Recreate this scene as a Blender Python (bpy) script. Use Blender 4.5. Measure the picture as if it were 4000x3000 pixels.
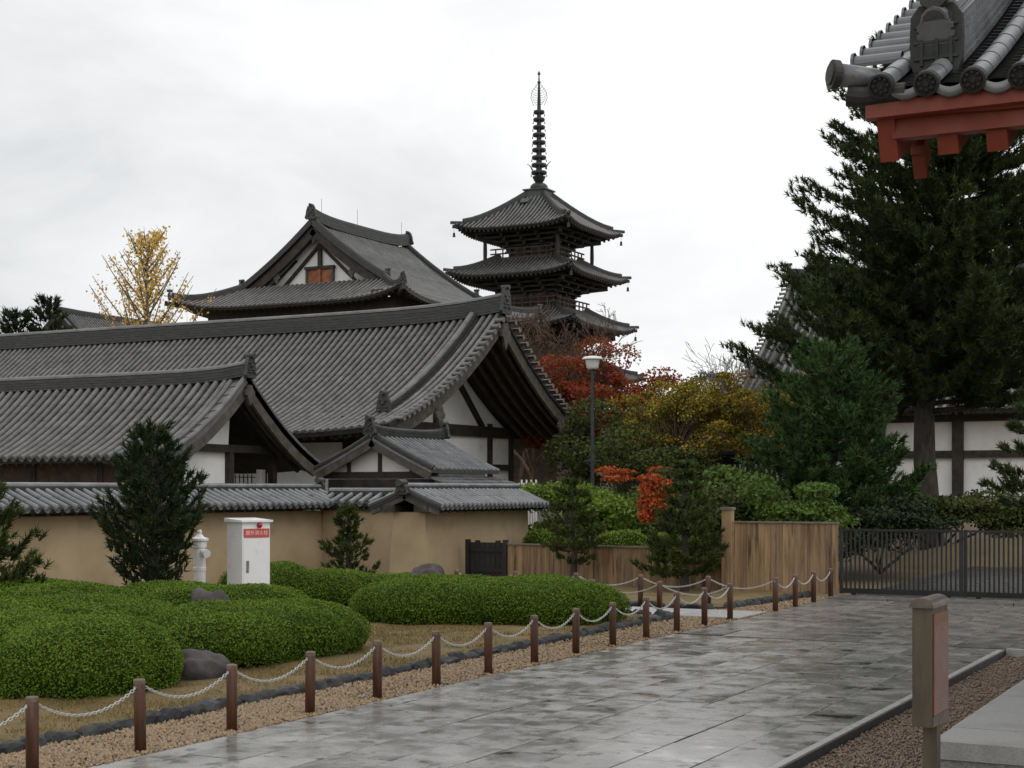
import bpy, math, random
import numpy as np
from mathutils import Vector, Matrix

# ------------------------------------------------------------------ clear
for o in list(bpy.data.objects):
    bpy.data.objects.remove(o)
scene = bpy.context.scene
COL = scene.collection
R = math.radians
random.seed(7)

# ------------------------------------------------------------------ camera
cd = bpy.data.cameras.new('camera')
cam = bpy.data.objects.new('camera', cd)
COL.objects.link(cam)
cam.location = (0, 0, 2.3)
cam.rotation_euler = (R(90), 0, R(27.6))
cd.sensor_width = 36
cd.lens = 53.7
cd.shift_y = 0.1028
cd.clip_start = 0.1
cd.clip_end = 5000
scene.camera = cam

# ------------------------------------------------------------------ world: bright overcast sky with soft cloud
SUN_EL, SUN_AZ = R(48), R(105)          # azimuth measured from +Y towards +X
world = bpy.data.worlds.new('World')
scene.world = world
world.use_nodes = True
wn, wl = world.node_tree.nodes, world.node_tree.links
wn.clear()
w_out = wn.new('ShaderNodeOutputWorld')
w_bg = wn.new('ShaderNodeBackground')
w_bg.inputs['Strength'].default_value = 1.0
sky = wn.new('ShaderNodeTexSky')
sky.sky_type = 'NISHITA'
sky.sun_disc = False
sky.sun_elevation = SUN_EL
sky.sun_rotation = SUN_AZ
w_skys = wn.new('ShaderNodeVectorMath'); w_skys.operation = 'SCALE'
w_skys.inputs['Scale'].default_value = 0.08
wl.new(sky.outputs[0], w_skys.inputs[0])
w_tc = wn.new('ShaderNodeTexCoord')
w_map = wn.new('ShaderNodeMapping')
w_map.inputs['Scale'].default_value = (1.0, 1.0, 2.6)
wl.new(w_tc.outputs['Generated'], w_map.inputs['Vector'])
w_noise = wn.new('ShaderNodeTexNoise')
w_noise.inputs['Scale'].default_value = 3.4
w_noise.inputs['Detail'].default_value = 6
w_noise.inputs['Roughness'].default_value = 0.55
w_noise.inputs['Distortion'].default_value = 0.4
wl.new(w_map.outputs[0], w_noise.inputs['Vector'])
# thinner cloud towards the veiled sun
w_dot = wn.new('ShaderNodeVectorMath'); w_dot.operation = 'DOT_PRODUCT'
w_dot.inputs[1].default_value = (math.sin(SUN_AZ), math.cos(SUN_AZ), 0.35)
wl.new(w_tc.outputs['Generated'], w_dot.inputs[0])
w_mr = wn.new('ShaderNodeMapRange')
w_mr.inputs['From Min'].default_value = -0.92
w_mr.inputs['From Max'].default_value = -0.3
w_mr.inputs['To Min'].default_value = 0.0
w_mr.inputs['To Max'].default_value = 0.62
wl.new(w_dot.outputs['Value'], w_mr.inputs['Value'])
w_add = wn.new('ShaderNodeMath'); w_add.operation = 'ADD'
wl.new(w_noise.outputs['Fac'], w_add.inputs[0])
wl.new(w_mr.outputs[0], w_add.inputs[1])
w_ramp = wn.new('ShaderNodeValToRGB')
e = w_ramp.color_ramp.elements
e[0].position = 0.30; e[0].color = (0.46, 0.485, 0.51, 1)
e[1].position = 0.95; e[1].color = (1.12, 1.12, 1.12, 1)
m = e.new(0.62); m.color = (0.84, 0.85, 0.86, 1)
wl.new(w_add.outputs[0], w_ramp.inputs['Fac'])
w_mix = wn.new('ShaderNodeMix'); w_mix.data_type = 'RGBA'
w_mix.inputs['Factor'].default_value = 0.94
wl.new(w_skys.outputs[0], w_mix.inputs['A'])
wl.new(w_ramp.outputs['Color'], w_mix.inputs['B'])
wl.new(w_mix.outputs['Result'], w_bg.inputs['Color'])
wl.new(w_bg.outputs[0], w_out.inputs['Surface'])

sd = bpy.data.lights.new('sun', 'SUN')
sd.energy = 0.6
sd.angle = R(35)
sd.color = (1.0, 0.97, 0.93)
sun = bpy.data.objects.new('sun', sd)
COL.objects.link(sun)
sdir = Vector((math.sin(SUN_AZ) * math.cos(SUN_EL), math.cos(SUN_AZ) * math.cos(SUN_EL), math.sin(SUN_EL)))
sun.rotation_euler = (-sdir).to_track_quat('-Z', 'Y').to_euler()
sun.location = (20, 5, 40)

vs = scene.view_settings
vs.view_transform = 'Standard'
vs.look = 'None'
vs.exposure = 0.0
vs.gamma = 1.0
vs.use_curve_mapping = False

# ================================================================== materials
def mat(name, cols, scale=4.0, rough=(0.5, 0.75), island=0.0, objrand=0.0, bump=0.0, bscale=None,
        stretch=(1, 1, 1), stain=None, spec=0.5, metal=0.0, translucent=0.0, islandcols=False, bdist=0.02,
        detail=6, rscale=None, coat=0.0, const=False):
    """cols: list of colours for a ramp driven by noise (or by island random)."""
    m = bpy.data.materials.new(name)
    m.use_nodes = True
    n, l = m.node_tree.nodes, m.node_tree.links
    n.clear()
    out = n.new('ShaderNodeOutputMaterial')
    p = n.new('ShaderNodeBsdfPrincipled')
    tc = n.new('ShaderNodeTexCoord')
    oi = n.new('ShaderNodeObjectInfo')
    off = n.new('ShaderNodeMath'); off.operation = 'MULTIPLY'; off.inputs[1].default_value = 61.7
    l.new(oi.outputs['Random'], off.inputs[0])
    vadd = n.new('ShaderNodeVectorMath'); vadd.operation = 'ADD'
    l.new(tc.outputs['Object'], vadd.inputs[0])
    l.new(off.outputs[0], vadd.inputs[1])
    mp = n.new('ShaderNodeMapping'); mp.inputs['Scale'].default_value = stretch
    l.new(vadd.outputs[0], mp.inputs['Vector'])
    def noise(sc, det=detail, ro=0.6):
        t = n.new('ShaderNodeTexNoise')
        t.inputs['Scale'].default_value = sc
        t.inputs['Detail'].default_value = det
        t.inputs['Roughness'].default_value = ro
        l.new(mp.outputs[0], t.inputs['Vector'])
        return t
    base = noise(scale)
    geo = n.new('ShaderNodeNewGeometry')
    ramp = n.new('ShaderNodeValToRGB')
    if const: ramp.color_ramp.interpolation = 'CONSTANT'
    el = ramp.color_ramp.elements
    k = len(cols)
    lo, hi = (0.0, 1.0) if islandcols else (0.3, 0.7)
    order = [0] + ([k - 1] if k > 1 else []) + list(range(1, k - 1))
    for i in order:
        c = cols[i]
        pos = lo + (hi - lo) * (i / max(1, k - 1))
        if i == 0:
            el[0].position = pos; el[0].color = (*c, 1)
        elif i == k - 1:
            el[-1].position = pos; el[-1].color = (*c, 1)
        else:
            x = el.new(pos); x.color = (*c, 1)
    if k == 1:
        el[1].color = (*cols[0], 1)
    if islandcols:
        mixv = n.new('ShaderNodeMath'); mixv.operation = 'MULTIPLY_ADD'
        mixv.inputs[1].default_value = 0.55
        l.new(geo.outputs['Random Per Island'], mixv.inputs[0])
        sub = n.new('ShaderNodeMath'); sub.operation = 'MULTIPLY_ADD'
        sub.inputs[1].default_value = 1.3; sub.inputs[2].default_value = -0.42
        l.new(base.outputs['Fac'], sub.inputs[0])
        l.new(sub.outputs[0], mixv.inputs[2])
        l.new(mixv.outputs[0], ramp.inputs['Fac'])
    else:
        l.new(base.outputs['Fac'], ramp.inputs['Fac'])
    col = ramp.outputs['Color']
    if island or objrand:
        src = geo.outputs['Random Per Island'] if island else oi.outputs['Random']
        amt = island or objrand
        mr = n.new('ShaderNodeMapRange')
        mr.inputs['To Min'].default_value = 1 - amt
        mr.inputs['To Max'].default_value = 1 + amt
        l.new(src, mr.inputs['Value'])
        sc_ = n.new('ShaderNodeVectorMath'); sc_.operation = 'SCALE'
        l.new(col, sc_.inputs[0]); l.new(mr.outputs[0], sc_.inputs['Scale'])
        col = sc_.outputs[0]
    if stain:
        sc, colr, a, b = stain            # scale, colour, from, to
        t = noise(sc, 5, 0.65)
        mr = n.new('ShaderNodeMapRange')
        mr.inputs['From Min'].default_value = a; mr.inputs['From Max'].default_value = b
        l.new(t.outputs['Fac'], mr.inputs['Value'])
        mx = n.new('ShaderNodeMix'); mx.data_type = 'RGBA'
        l.new(mr.outputs[0], mx.inputs['Factor'])
        l.new(col, mx.inputs['A']); mx.inputs['B'].default_value = (*colr, 1)
        col = mx.outputs['Result']
    l.new(col, p.inputs['Base Color'])
    rn = noise(rscale or scale * 1.7, 4)
    mr = n.new('ShaderNodeMapRange')
    mr.inputs['From Min'].default_value = 0.33; mr.inputs['From Max'].default_value = 0.67
    mr.inputs['To Min'].default_value = rough[0]; mr.inputs['To Max'].default_value = rough[1]
    l.new(rn.outputs['Fac'], mr.inputs['Value'])
    l.new(mr.outputs[0], p.inputs['Roughness'])
    p.inputs['Specular IOR Level'].default_value = spec
    p.inputs['Metallic'].default_value = metal
    p.inputs['Coat Weight'].default_value = coat
    if bump:
        bt = noise(bscale or scale * 4, 5)
        bn = n.new('ShaderNodeBump')
        bn.inputs['Strength'].default_value = bump
        bn.inputs['Distance'].default_value = bdist
        l.new(bt.outputs['Fac'], bn.inputs['Height'])
        l.new(bn.outputs[0], p.inputs['Normal'])
    sh = p.outputs[0]
    if translucent:
        tr = n.new('ShaderNodeBsdfTranslucent')
        l.new(col, tr.inputs['Color'])
        ms = n.new('ShaderNodeMixShader'); ms.inputs[0].default_value = translucent
        l.new(sh, ms.inputs[1]); l.new(tr.outputs[0], ms.inputs[2])
        sh = ms.outputs[0]
    l.new(sh, out.inputs['Surface'])
    return m

M = {}
M['tile'] = mat('roof_tile', [(.075, .075, .073), (.122, .12, .115), (.165, .161, .152)], 1.6, (.38, .6), island=.07,
                bump=.15, bscale=30, stain=(2.2, (.05, .051, .047), .58, .75))
M['tile_wet'] = mat('wet_roof_tile', [(.085, .089, .093), (.135, .14, .145), (.19, .195, .2)], 1.6, (.2, .38), island=.08,
                    bump=.12, bscale=30, stain=(4.5, (.05, .052, .048), .58, .75))
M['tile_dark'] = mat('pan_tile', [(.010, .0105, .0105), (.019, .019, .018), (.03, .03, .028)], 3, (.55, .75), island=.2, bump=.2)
M['tile_far'] = mat('weathered_tile', [(.085, .087, .084), (.12, .12, .115), (.155, .152, .144)], 1.2, (.5, .7), island=.15, bump=.1)
M['ridge'] = mat('ridge_tile', [(.016, .017, .017), (.032, .032, .031), (.052, .052, .049)], 3, (.4, .65), bump=.3, bscale=14,
                 stretch=(1, 1, 6))
M['wood_dark'] = mat('dark_timber', [(.012, .010, .008), (.028, .022, .017), (.05, .04, .03)], 3, (.6, .85), bump=.2)
M['wood_grey'] = mat('grey_timber', [(.035, .03, .025), (.07, .06, .05), (.11, .095, .08)], 4, (.6, .85), bump=.25)
M['wood_brown'] = mat('brown_timber', [(.03, .018, .011), (.055, .033, .02), (.085, .055, .034)], 3, (.6, .85), bump=.2)
M['plaster'] = mat('white_plaster', [(.72, .71, .68), (.80, .79, .77), (.83, .825, .81)], 1.5, (.75, .9), bump=.05,
                   stain=(1.2, (.52, .5, .46), .6, .85))
M['earth'] = mat('earthen_plaster', [(.29, .215, .125), (.365, .28, .17), (.42, .325, .205)], .7, (.8, .95), bump=.15,
                 bscale=18, stain=(1.0, (.22, .165, .095), .55, .82))
M['red'] = mat('vermilion_paint', [(.14, .022, .0095), (.185, .032, .013), (.235, .042, .017)], 2.5, (.45, .65), bump=.1,
               stain=(2.0, (.15, .035, .02), .58, .8))
M['door_red'] = mat('faded_red_boards', [(.14, .05, .02), (.26, .09, .035), (.34, .14, .06)], 2.2, (.6, .8), bump=.1)
M['granite'] = mat('granite', [(.21, .21, .205), (.29, .29, .28), (.36, .355, .34)], 60, (.4, .65), bump=.15, bscale=90, bdist=.004,
                   stain=(1.1, (.17, .17, .16), .5, .8))
M['granite_rough'] = mat('split_granite', [(.12, .12, .118), (.2, .2, .195), (.28, .275, .265)], 40, (.6, .85), bump=.5, bscale=35, bdist=.01,
                         stain=(5, (.09, .09, .085), .55, .75))
M['paving'] = mat('wet_paving', [(.19, .187, .176), (.24, .235, .222), (.29, .283, .265)], 1.3, (.06, .36), objrand=.15,
                  bump=.07, bscale=7, bdist=.02, rscale=2.2, stretch=(1, 1, 1), spec=.9, stain=(3.0, (.045, .04, .03), .57, .64))  # dark spots: dirt, plus dark puddle reflections painted into the colour
M['paving_far'] = mat('wet_paving_cobble', [(.11, .104, .096), (.16, .15, .138), (.21, .196, .174)], 2.2, (.12, .45), objrand=.2,
                      bump=.35, bscale=6, bdist=.02, rscale=3, spec=.6)
M['grout'] = mat('wet_joint', [(.02, .02, .018), (.035, .034, .03)], 8, (.3, .6))
M['kerb'] = mat('kerb_stone', [(.32, .32, .31), (.42, .42, .41)], 9, (.25, .5), objrand=.1, bump=.15)
M['kerb_dark'] = mat('shaded_kerb_side', [(.03, .03, .035), (.05, .05, .055)], 6, (.4, .7))  # wet kerb face, its shade painted into the dark colour
M['gravel_base'] = mat('gravel_bed', [(.11, .074, .04), (.21, .145, .08), (.3, .215, .13)], 45, (.55, .8), bump=.9, bscale=55, bdist=.02)
M['pebble'] = mat('tan_pebbles', [(.10, .068, .038), (.23, .155, .085), (.35, .25, .15), (.17, .13, .095), (.45, .38, .28)], 9,
                  (.5, .75), islandcols=True, spec=.35)
M['gravel_base2'] = mat('brown_gravel_bed', [(.09, .055, .033), (.17, .11, .066), (.24, .17, .11)], 50, (.55, .8), bump=.9, bscale=60, bdist=.02)
M['pebble2'] = mat('brown_pebbles', [(.09, .058, .037), (.17, .115, .075), (.25, .185, .13), (.14, .11, .085), (.34, .285, .22)], 9,
                   (.5, .75), islandcols=True)
M['lawn'] = mat('mossy_lawn', [(.075, .066, .02), (.14, .105, .036), (.185, .125, .05), (.105, .1, .026)], 1.6, (.8, .95), bump=.8, bscale=40,
                bdist=.03, detail=9)
M['grass'] = mat('moss_grass', [(.085, .085, .02), (.16, .125, .036), (.21, .14, .052), (.10, .105, .024)], 1.3, (.7, .9), islandcols=True, spec=.15)
M['ground'] = mat('dry_ground', [(.085, .064, .033), (.14, .105, .056), (.175, .13, .073)], .35, (.85, .95), bump=.5, bscale=12,
                  stain=(.5, (.09, .085, .03), .52, .7))
M['asphalt'] = mat('wet_asphalt', [(.035, .035, .037), (.055, .055, .057)], 3, (.2, .5), bump=.2, bscale=60, bdist=.01)
M['rock'] = mat('garden_rock', [(.026, .022, .022), (.048, .04, .038), (.075, .062, .056)], 3.5, (.65, .85), bump=.7, bscale=8, bdist=.04)
M['edge_stone'] = mat('dark_edging_stone', [(.014, .0145, .016), (.032, .033, .034), (.06, .06, .058)], 5, (.5, .75), objrand=.35, bump=.6, bscale=12, bdist=.03, spec=.25)
M['bollard'] = mat('stained_wood', [(.04, .015, .008), (.068, .025, .0115), (.1, .04, .018)], 9, (.35, .6), objrand=.25, bump=.2,
                   stretch=(3, 3, .35))
M['bollard_top'] = mat('pale_endgrain', [(.09, .06, .042), (.19, .14, .10)], 14, (.6, .8))
M['chain'] = mat('galvanised_chain', [(.42, .42, .4), (.6, .6, .57)], 30, (.35, .55), metal=.35)
M['white_paint'] = mat('white_enamel', [(.74, .75, .76), (.82, .82, .82)], 2, (.25, .4), stain=(3, (.62, .61, .58), .6, .85))
M['grey_metal'] = mat('grey_metal', [(.2, .2, .2), (.3, .3, .3)], 12, (.3, .5), metal=.7)
M['sign_red'] = mat('red_plate', [(.5, .07, .065), (.56, .085, .075)], 4, (.3, .45))
M['lamp_red'] = mat('red_lens', [(.35, .01, .02), (.42, .015, .025)], 4, (.1, .2))
M['text_white'] = mat('pale_lettering', [(.75, .6, .58), (.8, .66, .64)], 4, (.4, .5))
M['board'] = mat('streaked_boards', [(.13, .075, .036), (.22, .135, .066), (.31, .205, .108), (.24, .145, .072)], 3.2, (.5, .75), objrand=.2, bump=.25,
                 stretch=(2.6, 2.6, .22), stain=(2.8, (.055, .034, .02), .54, .66))
M['board_cap'] = mat('grey_cap_board', [(.11, .095, .075), (.19, .165, .13)], 5, (.5, .7), bump=.2)
M['black_board'] = mat('charred_boards', [(.008, .008, .008), (.02, .02, .02)], 5, (.5, .7), objrand=.3, bump=.2)
M['gate_metal'] = mat('dark_gate_metal', [(.016, .0155, .015), (.03, .029, .028)], 6, (.5, .7), objrand=.2, spec=.3)
M['sign_wood'] = mat('olive_wood', [(.045, .037, .021), (.075, .061, .035), (.10, .084, .05)], 6, (.4, .6), bump=.15, stretch=(2, 2, .3))
M['sign_face'] = mat('glazed_red_notice', [(.12, .034, .018), (.18, .052, .025)], 3, (.16, .28), spec=.5, coat=.25)
M['sign_cap'] = mat('weathered_cap', [(.07, .055, .042), (.13, .105, .082)], 7, (.3, .5), bump=.15)
M['bark'] = mat('bark', [(.018, .015, .013), (.04, .033, .027), (.07, .058, .048)], 6, (.7, .9), bump=.8, bscale=12, stretch=(1, 1, .4))
M['bark_brown'] = mat('brown_bark', [(.06, .035, .02), (.12, .07, .04)], 6, (.7, .9), bump=.4)
M['bark_grey'] = mat('grey_bark', [(.10, .09, .085), (.18, .165, .155)], 6, (.7, .9), bump=.3)
M['lamp_white'] = mat('lamp_shade_enamel', [(.62, .64, .6), (.72, .73, .69)], 3, (.25, .4))
M['bronze'] = mat('dark_bronze', [(.02, .023, .024), (.045, .05, .05)], 5, (.35, .6), metal=.4)
M['copper'] = mat('weathered_copper', [(.04, .047, .043), (.075, .085, .078)], 5, (.5, .7))
def leafm(name, cols, tr=.22, sc=.9, rough=(.5, .7), const=False):
    M[name] = mat(name, cols, sc, rough, islandcols=True, translucent=tr, spec=.2, const=const)
leafm('needle_pine', [(.014, .024, .01), (.03, .047, .015), (.052, .074, .02), (.072, .082, .024)], .1)
leafm('needle_green', [(.026, .056, .018), (.052, .10, .03), (.08, .14, .04)], .14)
leafm('needle_garden', [(.02, .032, .011), (.042, .06, .016), (.072, .092, .02), (.10, .11, .024)], .12)
leafm('needle_yew', [(.012, .021, .009), (.026, .042, .015), (.052, .07, .019)], .1)
leafm('hedge_leaf', [(.045, .082, .009), (.085, .148, .012), (.125, .205, .016), (.165, .245, .024)], .22, 1.2)
M['hedge_core'] = mat('hedge_twigs', [(.016, .028, .005), (.034, .055, .009)], 6, (.8, .95), bump=.6, spec=.05)
leafm('maple_red', [(.10, .10, .022), (.20, .024, .015), (.30, .04, .018), (.13, .085, .02), (.26, .028, .016), (.33, .085, .024), (.12, .10, .02), (.3, .11, .025)], .34, .7, const=True)
leafm('maple_orange', [(.30, .055, .018), (.46, .10, .025), (.25, .06, .02)], .25, .8)
leafm('leaf_autumn', [(.10, .13, .025), (.30, .12, .025), (.08, .12, .02), (.42, .27, .035), (.10, .14, .024), (.54, .37, .05), (.09, .125, .022), (.36, .18, .03), (.2, .2, .03)], .36, 1.3, const=True)
leafm('leaf_olive', [(.026, .042, .012), (.05, .072, .018), (.085, .10, .024), (.11, .085, .022)], .2, .6)
leafm('leaf_green', [(.04, .075, .014), (.075, .13, .022), (.12, .19, .03)], .25, .8)
leafm('leaf_bright', [(.075, .13, .018), (.14, .22, .026), (.22, .28, .045)], .3, .8)
leafm('leaf_gold', [(.58, .38, .08), (.70, .48, .12), (.78, .58, .2)], .3, .8)
leafm('leaf_dark', [(.012, .02, .01), (.025, .038, .015), (.045, .055, .022)], .1, .5)
M['hill'] = mat('wooded_hill', [(.02, .027, .017), (.045, .05, .03), (.075, .07, .045)], .12, (.9, 1), bump=1, bscale=.4, bdist=3)

# ================================================================== helpers
def V3(*a): return Vector(a)

def origin_of(o):
    p = Vector((0, 0, 0))
    while o is not None:
        p += o.location
        o = o.parent
    return p

def finish(o, parent=None, kind=None, label=None, cat=None, group=None):
    COL.objects.link(o)
    if parent is not None:
        o.parent = parent
    if kind: o['kind'] = kind
    if label: o['label'] = label
    if cat: o['category'] = cat
    if group: o['group'] = group
    return o

def thing(name, loc, label, cat, group=None):
    o = bpy.data.objects.new(name, None)
    o.empty_display_size = .3
    o.location = loc
    return finish(o, None, None, label, cat, group)

def tag(o, label=None, cat=None, group=None, kind=None):
    if label: o['label'] = label
    if cat: o['category'] = cat
    if group: o['group'] = group
    if kind: o['kind'] = kind
    return o

def np_mesh(name, V, F, smooth=False):
    me = bpy.data.meshes.new(name)
    V = np.ascontiguousarray(V, dtype=np.float32)
    F = np.ascontiguousarray(F, dtype=np.int32)
    k = F.shape[1]
    me.vertices.add(len(V)); me.vertices.foreach_set('co', V.ravel())
    me.loops.add(len(F) * k); me.loops.foreach_set('vertex_index', F.ravel())
    me.polygons.add(len(F)); me.polygons.foreach_set('loop_start', np.arange(len(F), dtype=np.int32) * k)
    if smooth:
        me.polygons.foreach_set('use_smooth', np.ones(len(F), dtype=bool))
    me.update(calc_edges=True)
    return me

def np_obj(name, V, F, material, parent=None, smooth=False, **kw):
    V = np.asarray(V, dtype=np.float64)
    if parent is not None:
        V = V - np.array(origin_of(parent))
    me = np_mesh(name, V, F, smooth)
    me.materials.append(M[material])
    return finish(bpy.data.objects.new(name, me), parent, **kw)

def inst(name, mesh, parent, loc=(0, 0, 0), rot=(0, 0, 0), **kw):
    o = bpy.data.objects.new(name, mesh)
    o.location = loc; o.rotation_euler = rot
    return finish(o, parent, **kw)

class MB:
    def __init__(s): s.v = []; s.f = []
    def add(s, vs, fs):
        b = len(s.v)
        s.v += [tuple(v) for v in vs]
        s.f += [tuple(i + b for i in f) for f in fs]
        return s
    def box(s, x0, x1, y0, y1, z0, z1):
        return s.add([(x0, y0, z0), (x1, y0, z0), (x1, y1, z0), (x0, y1, z0), (x0, y0, z1), (x1, y0, z1), (x1, y1, z1), (x0, y1, z1)],
                     [(0, 3, 2, 1), (4, 5, 6, 7), (0, 1, 5, 4), (1, 2, 6, 5), (2, 3, 7, 6), (3, 0, 4, 7)])
    def beam(s, p, q, w, h, up=(0, 0, 1)):
        p, q, up = Vector(p), Vector(q), Vector(up)
        t = (q - p).normalized()
        sd = t.cross(up)
        if sd.length < 1e-4: sd = Vector((1, 0, 0))
        sd.normalize(); n = sd.cross(t)
        vs = []
        for c in (p, q):
            for a, b in ((-1, -1), (1, -1), (1, 1), (-1, 1)):
                vs.append(c + sd * a * w / 2 + n * b * h / 2)
        return s.add(vs, [(0, 1, 2, 3), (7, 6, 5, 4), (0, 4, 5, 1), (1, 5, 6, 2), (2, 6, 7, 3), (3, 7, 4, 0)])
    def tube(s, pts, rads, n=8, cap=True):
        pts = [Vector(p) for p in pts]
        if not hasattr(rads, '__len__'): rads = [rads] * len(pts)
        b = len(s.v); prev = None
        for i, p in enumerate(pts):
            t = (pts[min(i + 1, len(pts) - 1)] - pts[max(i - 1, 0)])
            t = t.normalized() if t.length > 1e-9 else Vector((0, 0, 1))
            if prev is None:
                a = t.orthogonal().normalized()
            else:
                a = (prev - t * prev.dot(t))
                a = a.normalized() if a.length > 1e-6 else t.orthogonal().normalized()
            prev = a; c = t.cross(a)
            for k in range(n):
                an = 2 * math.pi * k / n
                s.v.append(tuple(p + (a * math.cos(an) + c * math.sin(an)) * rads[i]))
        for i in range(len(pts) - 1):
            for k in range(n):
                k2 = (k + 1) % n
                s.f.append((b + i * n + k, b + i * n + k2, b + (i + 1) * n + k2, b + (i + 1) * n + k))
        if cap:
            s.f.append(tuple(b + k for k in range(n))[::-1])
            s.f.append(tuple(b + (len(pts) - 1) * n + k for k in range(n)))
        return s
    def lathe(s, prof, n=16, c=(0, 0, 0), squash=1.0):
        b = len(s.v)
        for r, z in prof:
            for k in range(n):
                an = 2 * math.pi * k / n
                s.v.append((c[0] + r * math.cos(an), c[1] + r * math.sin(an) * squash, c[2] + z))
        for i in range(len(prof) - 1):
            for k in range(n):
                k2 = (k + 1) % n
                s.f.append((b + i * n + k, b + i * n + k2, b + (i + 1) * n + k2, b + (i + 1) * n + k))
        s.f.append(tuple(b + k for k in range(n))[::-1])
        s.f.append(tuple(b + (len(prof) - 1) * n + k for k in range(n)))
        return s
    def prism(s, poly, ext):
        poly = [Vector(p) for p in poly]; ext = Vector(ext); n = len(poly)
        vs = poly + [p + ext for p in poly]
        fs = [tuple(range(n))[::-1], tuple(range(n, 2 * n))]
        for i in range(n):
            j = (i + 1) % n
            fs.append((i, j, n + j, n + i))
        return s.add(vs, fs)
    def sweep(s, pts, side, prof, cap=True):
        """closed profile [(s, n)] moved along pts; side = fixed horizontal axis."""
        pts = [Vector(p) for p in pts]; side = Vector(side).normalized()
        b = len(s.v); m = len(prof)
        for i, p in enumerate(pts):
            t = (pts[min(i + 1, len(pts) - 1)] - pts[max(i - 1, 0)]).normalized()
            nn = side.cross(t)
            if nn.z < 0: nn = -nn
            nn.normalize()
            for a, c in prof:
                s.v.append(tuple(p + side * a + nn * c))
        for i in range(len(pts) - 1):
            for k in range(m):
                k2 = (k + 1) % m
                s.f.append((b + i * m + k, b + i * m + k2, b + (i + 1) * m + k2, b + (i + 1) * m + k))
        if cap:
            s.f.append(tuple(b + k for k in range(m))[::-1])
            s.f.append(tuple(b + (len(pts) - 1) * m + k for k in range(m)))
        return s
    def mesh(s, name, material, off=(0, 0, 0), smooth=False):
        me = bpy.data.meshes.new(name)
        o = Vector(off)
        me.from_pydata([tuple(Vector(v) - o) for v in s.v], [], s.f)
        if smooth:
            for p in me.polygons: p.use_smooth = True
        me.materials.append(M[material])
        me.update()
        return me
    def build(s, name, material, parent=None, smooth=False, loc=None, **kw):
        if loc is not None:
            off = Vector(loc)
        else:
            off = origin_of(parent) if parent is not None else (0, 0, 0)
        o = bpy.data.objects.new(name, s.mesh(name, material, off, smooth))
        if loc is not None:
            o.location = Vector(loc) - (origin_of(parent) if parent is not None else Vector((0, 0, 0)))
        return finish(o, parent, **kw)

def smoothstep(a, b, x):
    t = min(1, max(0, (x - a) / (b - a)))
    return t * t * (3 - 2 * t)

def gz(x, y):
    """terrain height: flat precinct, rising beyond the gate."""
    return -.16 + 2.05 * smoothstep(36, 76, y) * smoothstep(-34, -14, x)

ORD = ['first', 'second', 'third', 'fourth', 'fifth', 'sixth', 'seventh', 'eighth', 'ninth', 'tenth', 'eleventh', 'twelfth',
       'thirteenth', 'fourteenth', 'fifteenth', 'sixteenth']

# ================================================================== ground
def build_ground():
    xs = np.concatenate([[-1500, -600, -300], np.arange(-160, 81, 6.0), [150, 400, 1500]])
    ys = np.concatenate([[-600, -200, -60], np.arange(-30, 181, 6.0), [260, 500, 1000, 2500]])
    V = [(x, y, gz(x, y)) for y in ys for x in xs]
    nx = len(xs)
    F = [(j * nx + i, j * nx + i + 1, (j + 1) * nx + i + 1, (j + 1) * nx + i) for j in range(len(ys) - 1) for i in range(nx - 1)]
    np_obj('ground', V, F, 'ground', smooth=True, kind='structure')
build_ground()

def sheet(name, x0, x1, y0, y1, z, material, n=1, bumpy=0.0, kind='structure'):
    nx = max(1, int((x1 - x0) / .5)) if bumpy else 1
    ny = max(1, int((y1 - y0) / .5)) if bumpy else 1
    rng = random.Random(5)
    V = [(x0 + (x1 - x0) * i / nx, y0 + (y1 - y0) * j / ny, z + (rng.uniform(-1, 1) * bumpy if 0 < i < nx and 0 < j < ny else 0))
         for j in range(ny + 1) for i in range(nx + 1)]
    w = nx + 1
    F = [(j * w + i, j * w + i + 1, (j + 1) * w + i + 1, (j + 1) * w + i) for j in range(ny) for i in range(nx)]
    return np_obj(name, V, F, material, smooth=True, kind=kind)

lawn = sheet('lawn', -23.9, -10.2, 5, 25.55, .045, 'lawn', bumpy=.03)
lawn_far = sheet('garden_lawn', -17.6, -10.0, 27.75, 32.9, .04, 'lawn', bumpy=.02)
gravel_bed = sheet('gravel_bed', -10.3, -8.97, 4, 32.3, -.012, 'gravel_base')
gravel_bed2 = sheet('gravel_yard', -3.86, 3.0, 3, 22.66, -.085, 'gravel_base2')

# ---- paved avenue: each slab a stone of its own
def slab_mesh(lx, ly, material, t=.09, ch=.003):
    b = MB()
    a, c = lx / 2, ly / 2
    b.add([(-a, -c, -t), (a, -c, -t), (a, c, -t), (-a, c, -t), (-a, -c, -ch), (a, -c, -ch), (a, c, -ch), (-a, c, -ch),
           (-a + ch, -c + ch, 0), (a - ch, -c + ch, 0), (a - ch, c - ch, 0), (-a + ch, c - ch, 0)],
          [(0, 3, 2, 1), (0, 1, 5, 4), (1, 2, 6, 5), (2, 3, 7, 6), (3, 0, 4, 7), (4, 5, 9, 8), (5, 6, 10, 9), (6, 7, 11, 10), (7, 4, 8, 11), (8, 9, 10, 11)])
    return b.mesh('paving_slab', material)

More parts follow.
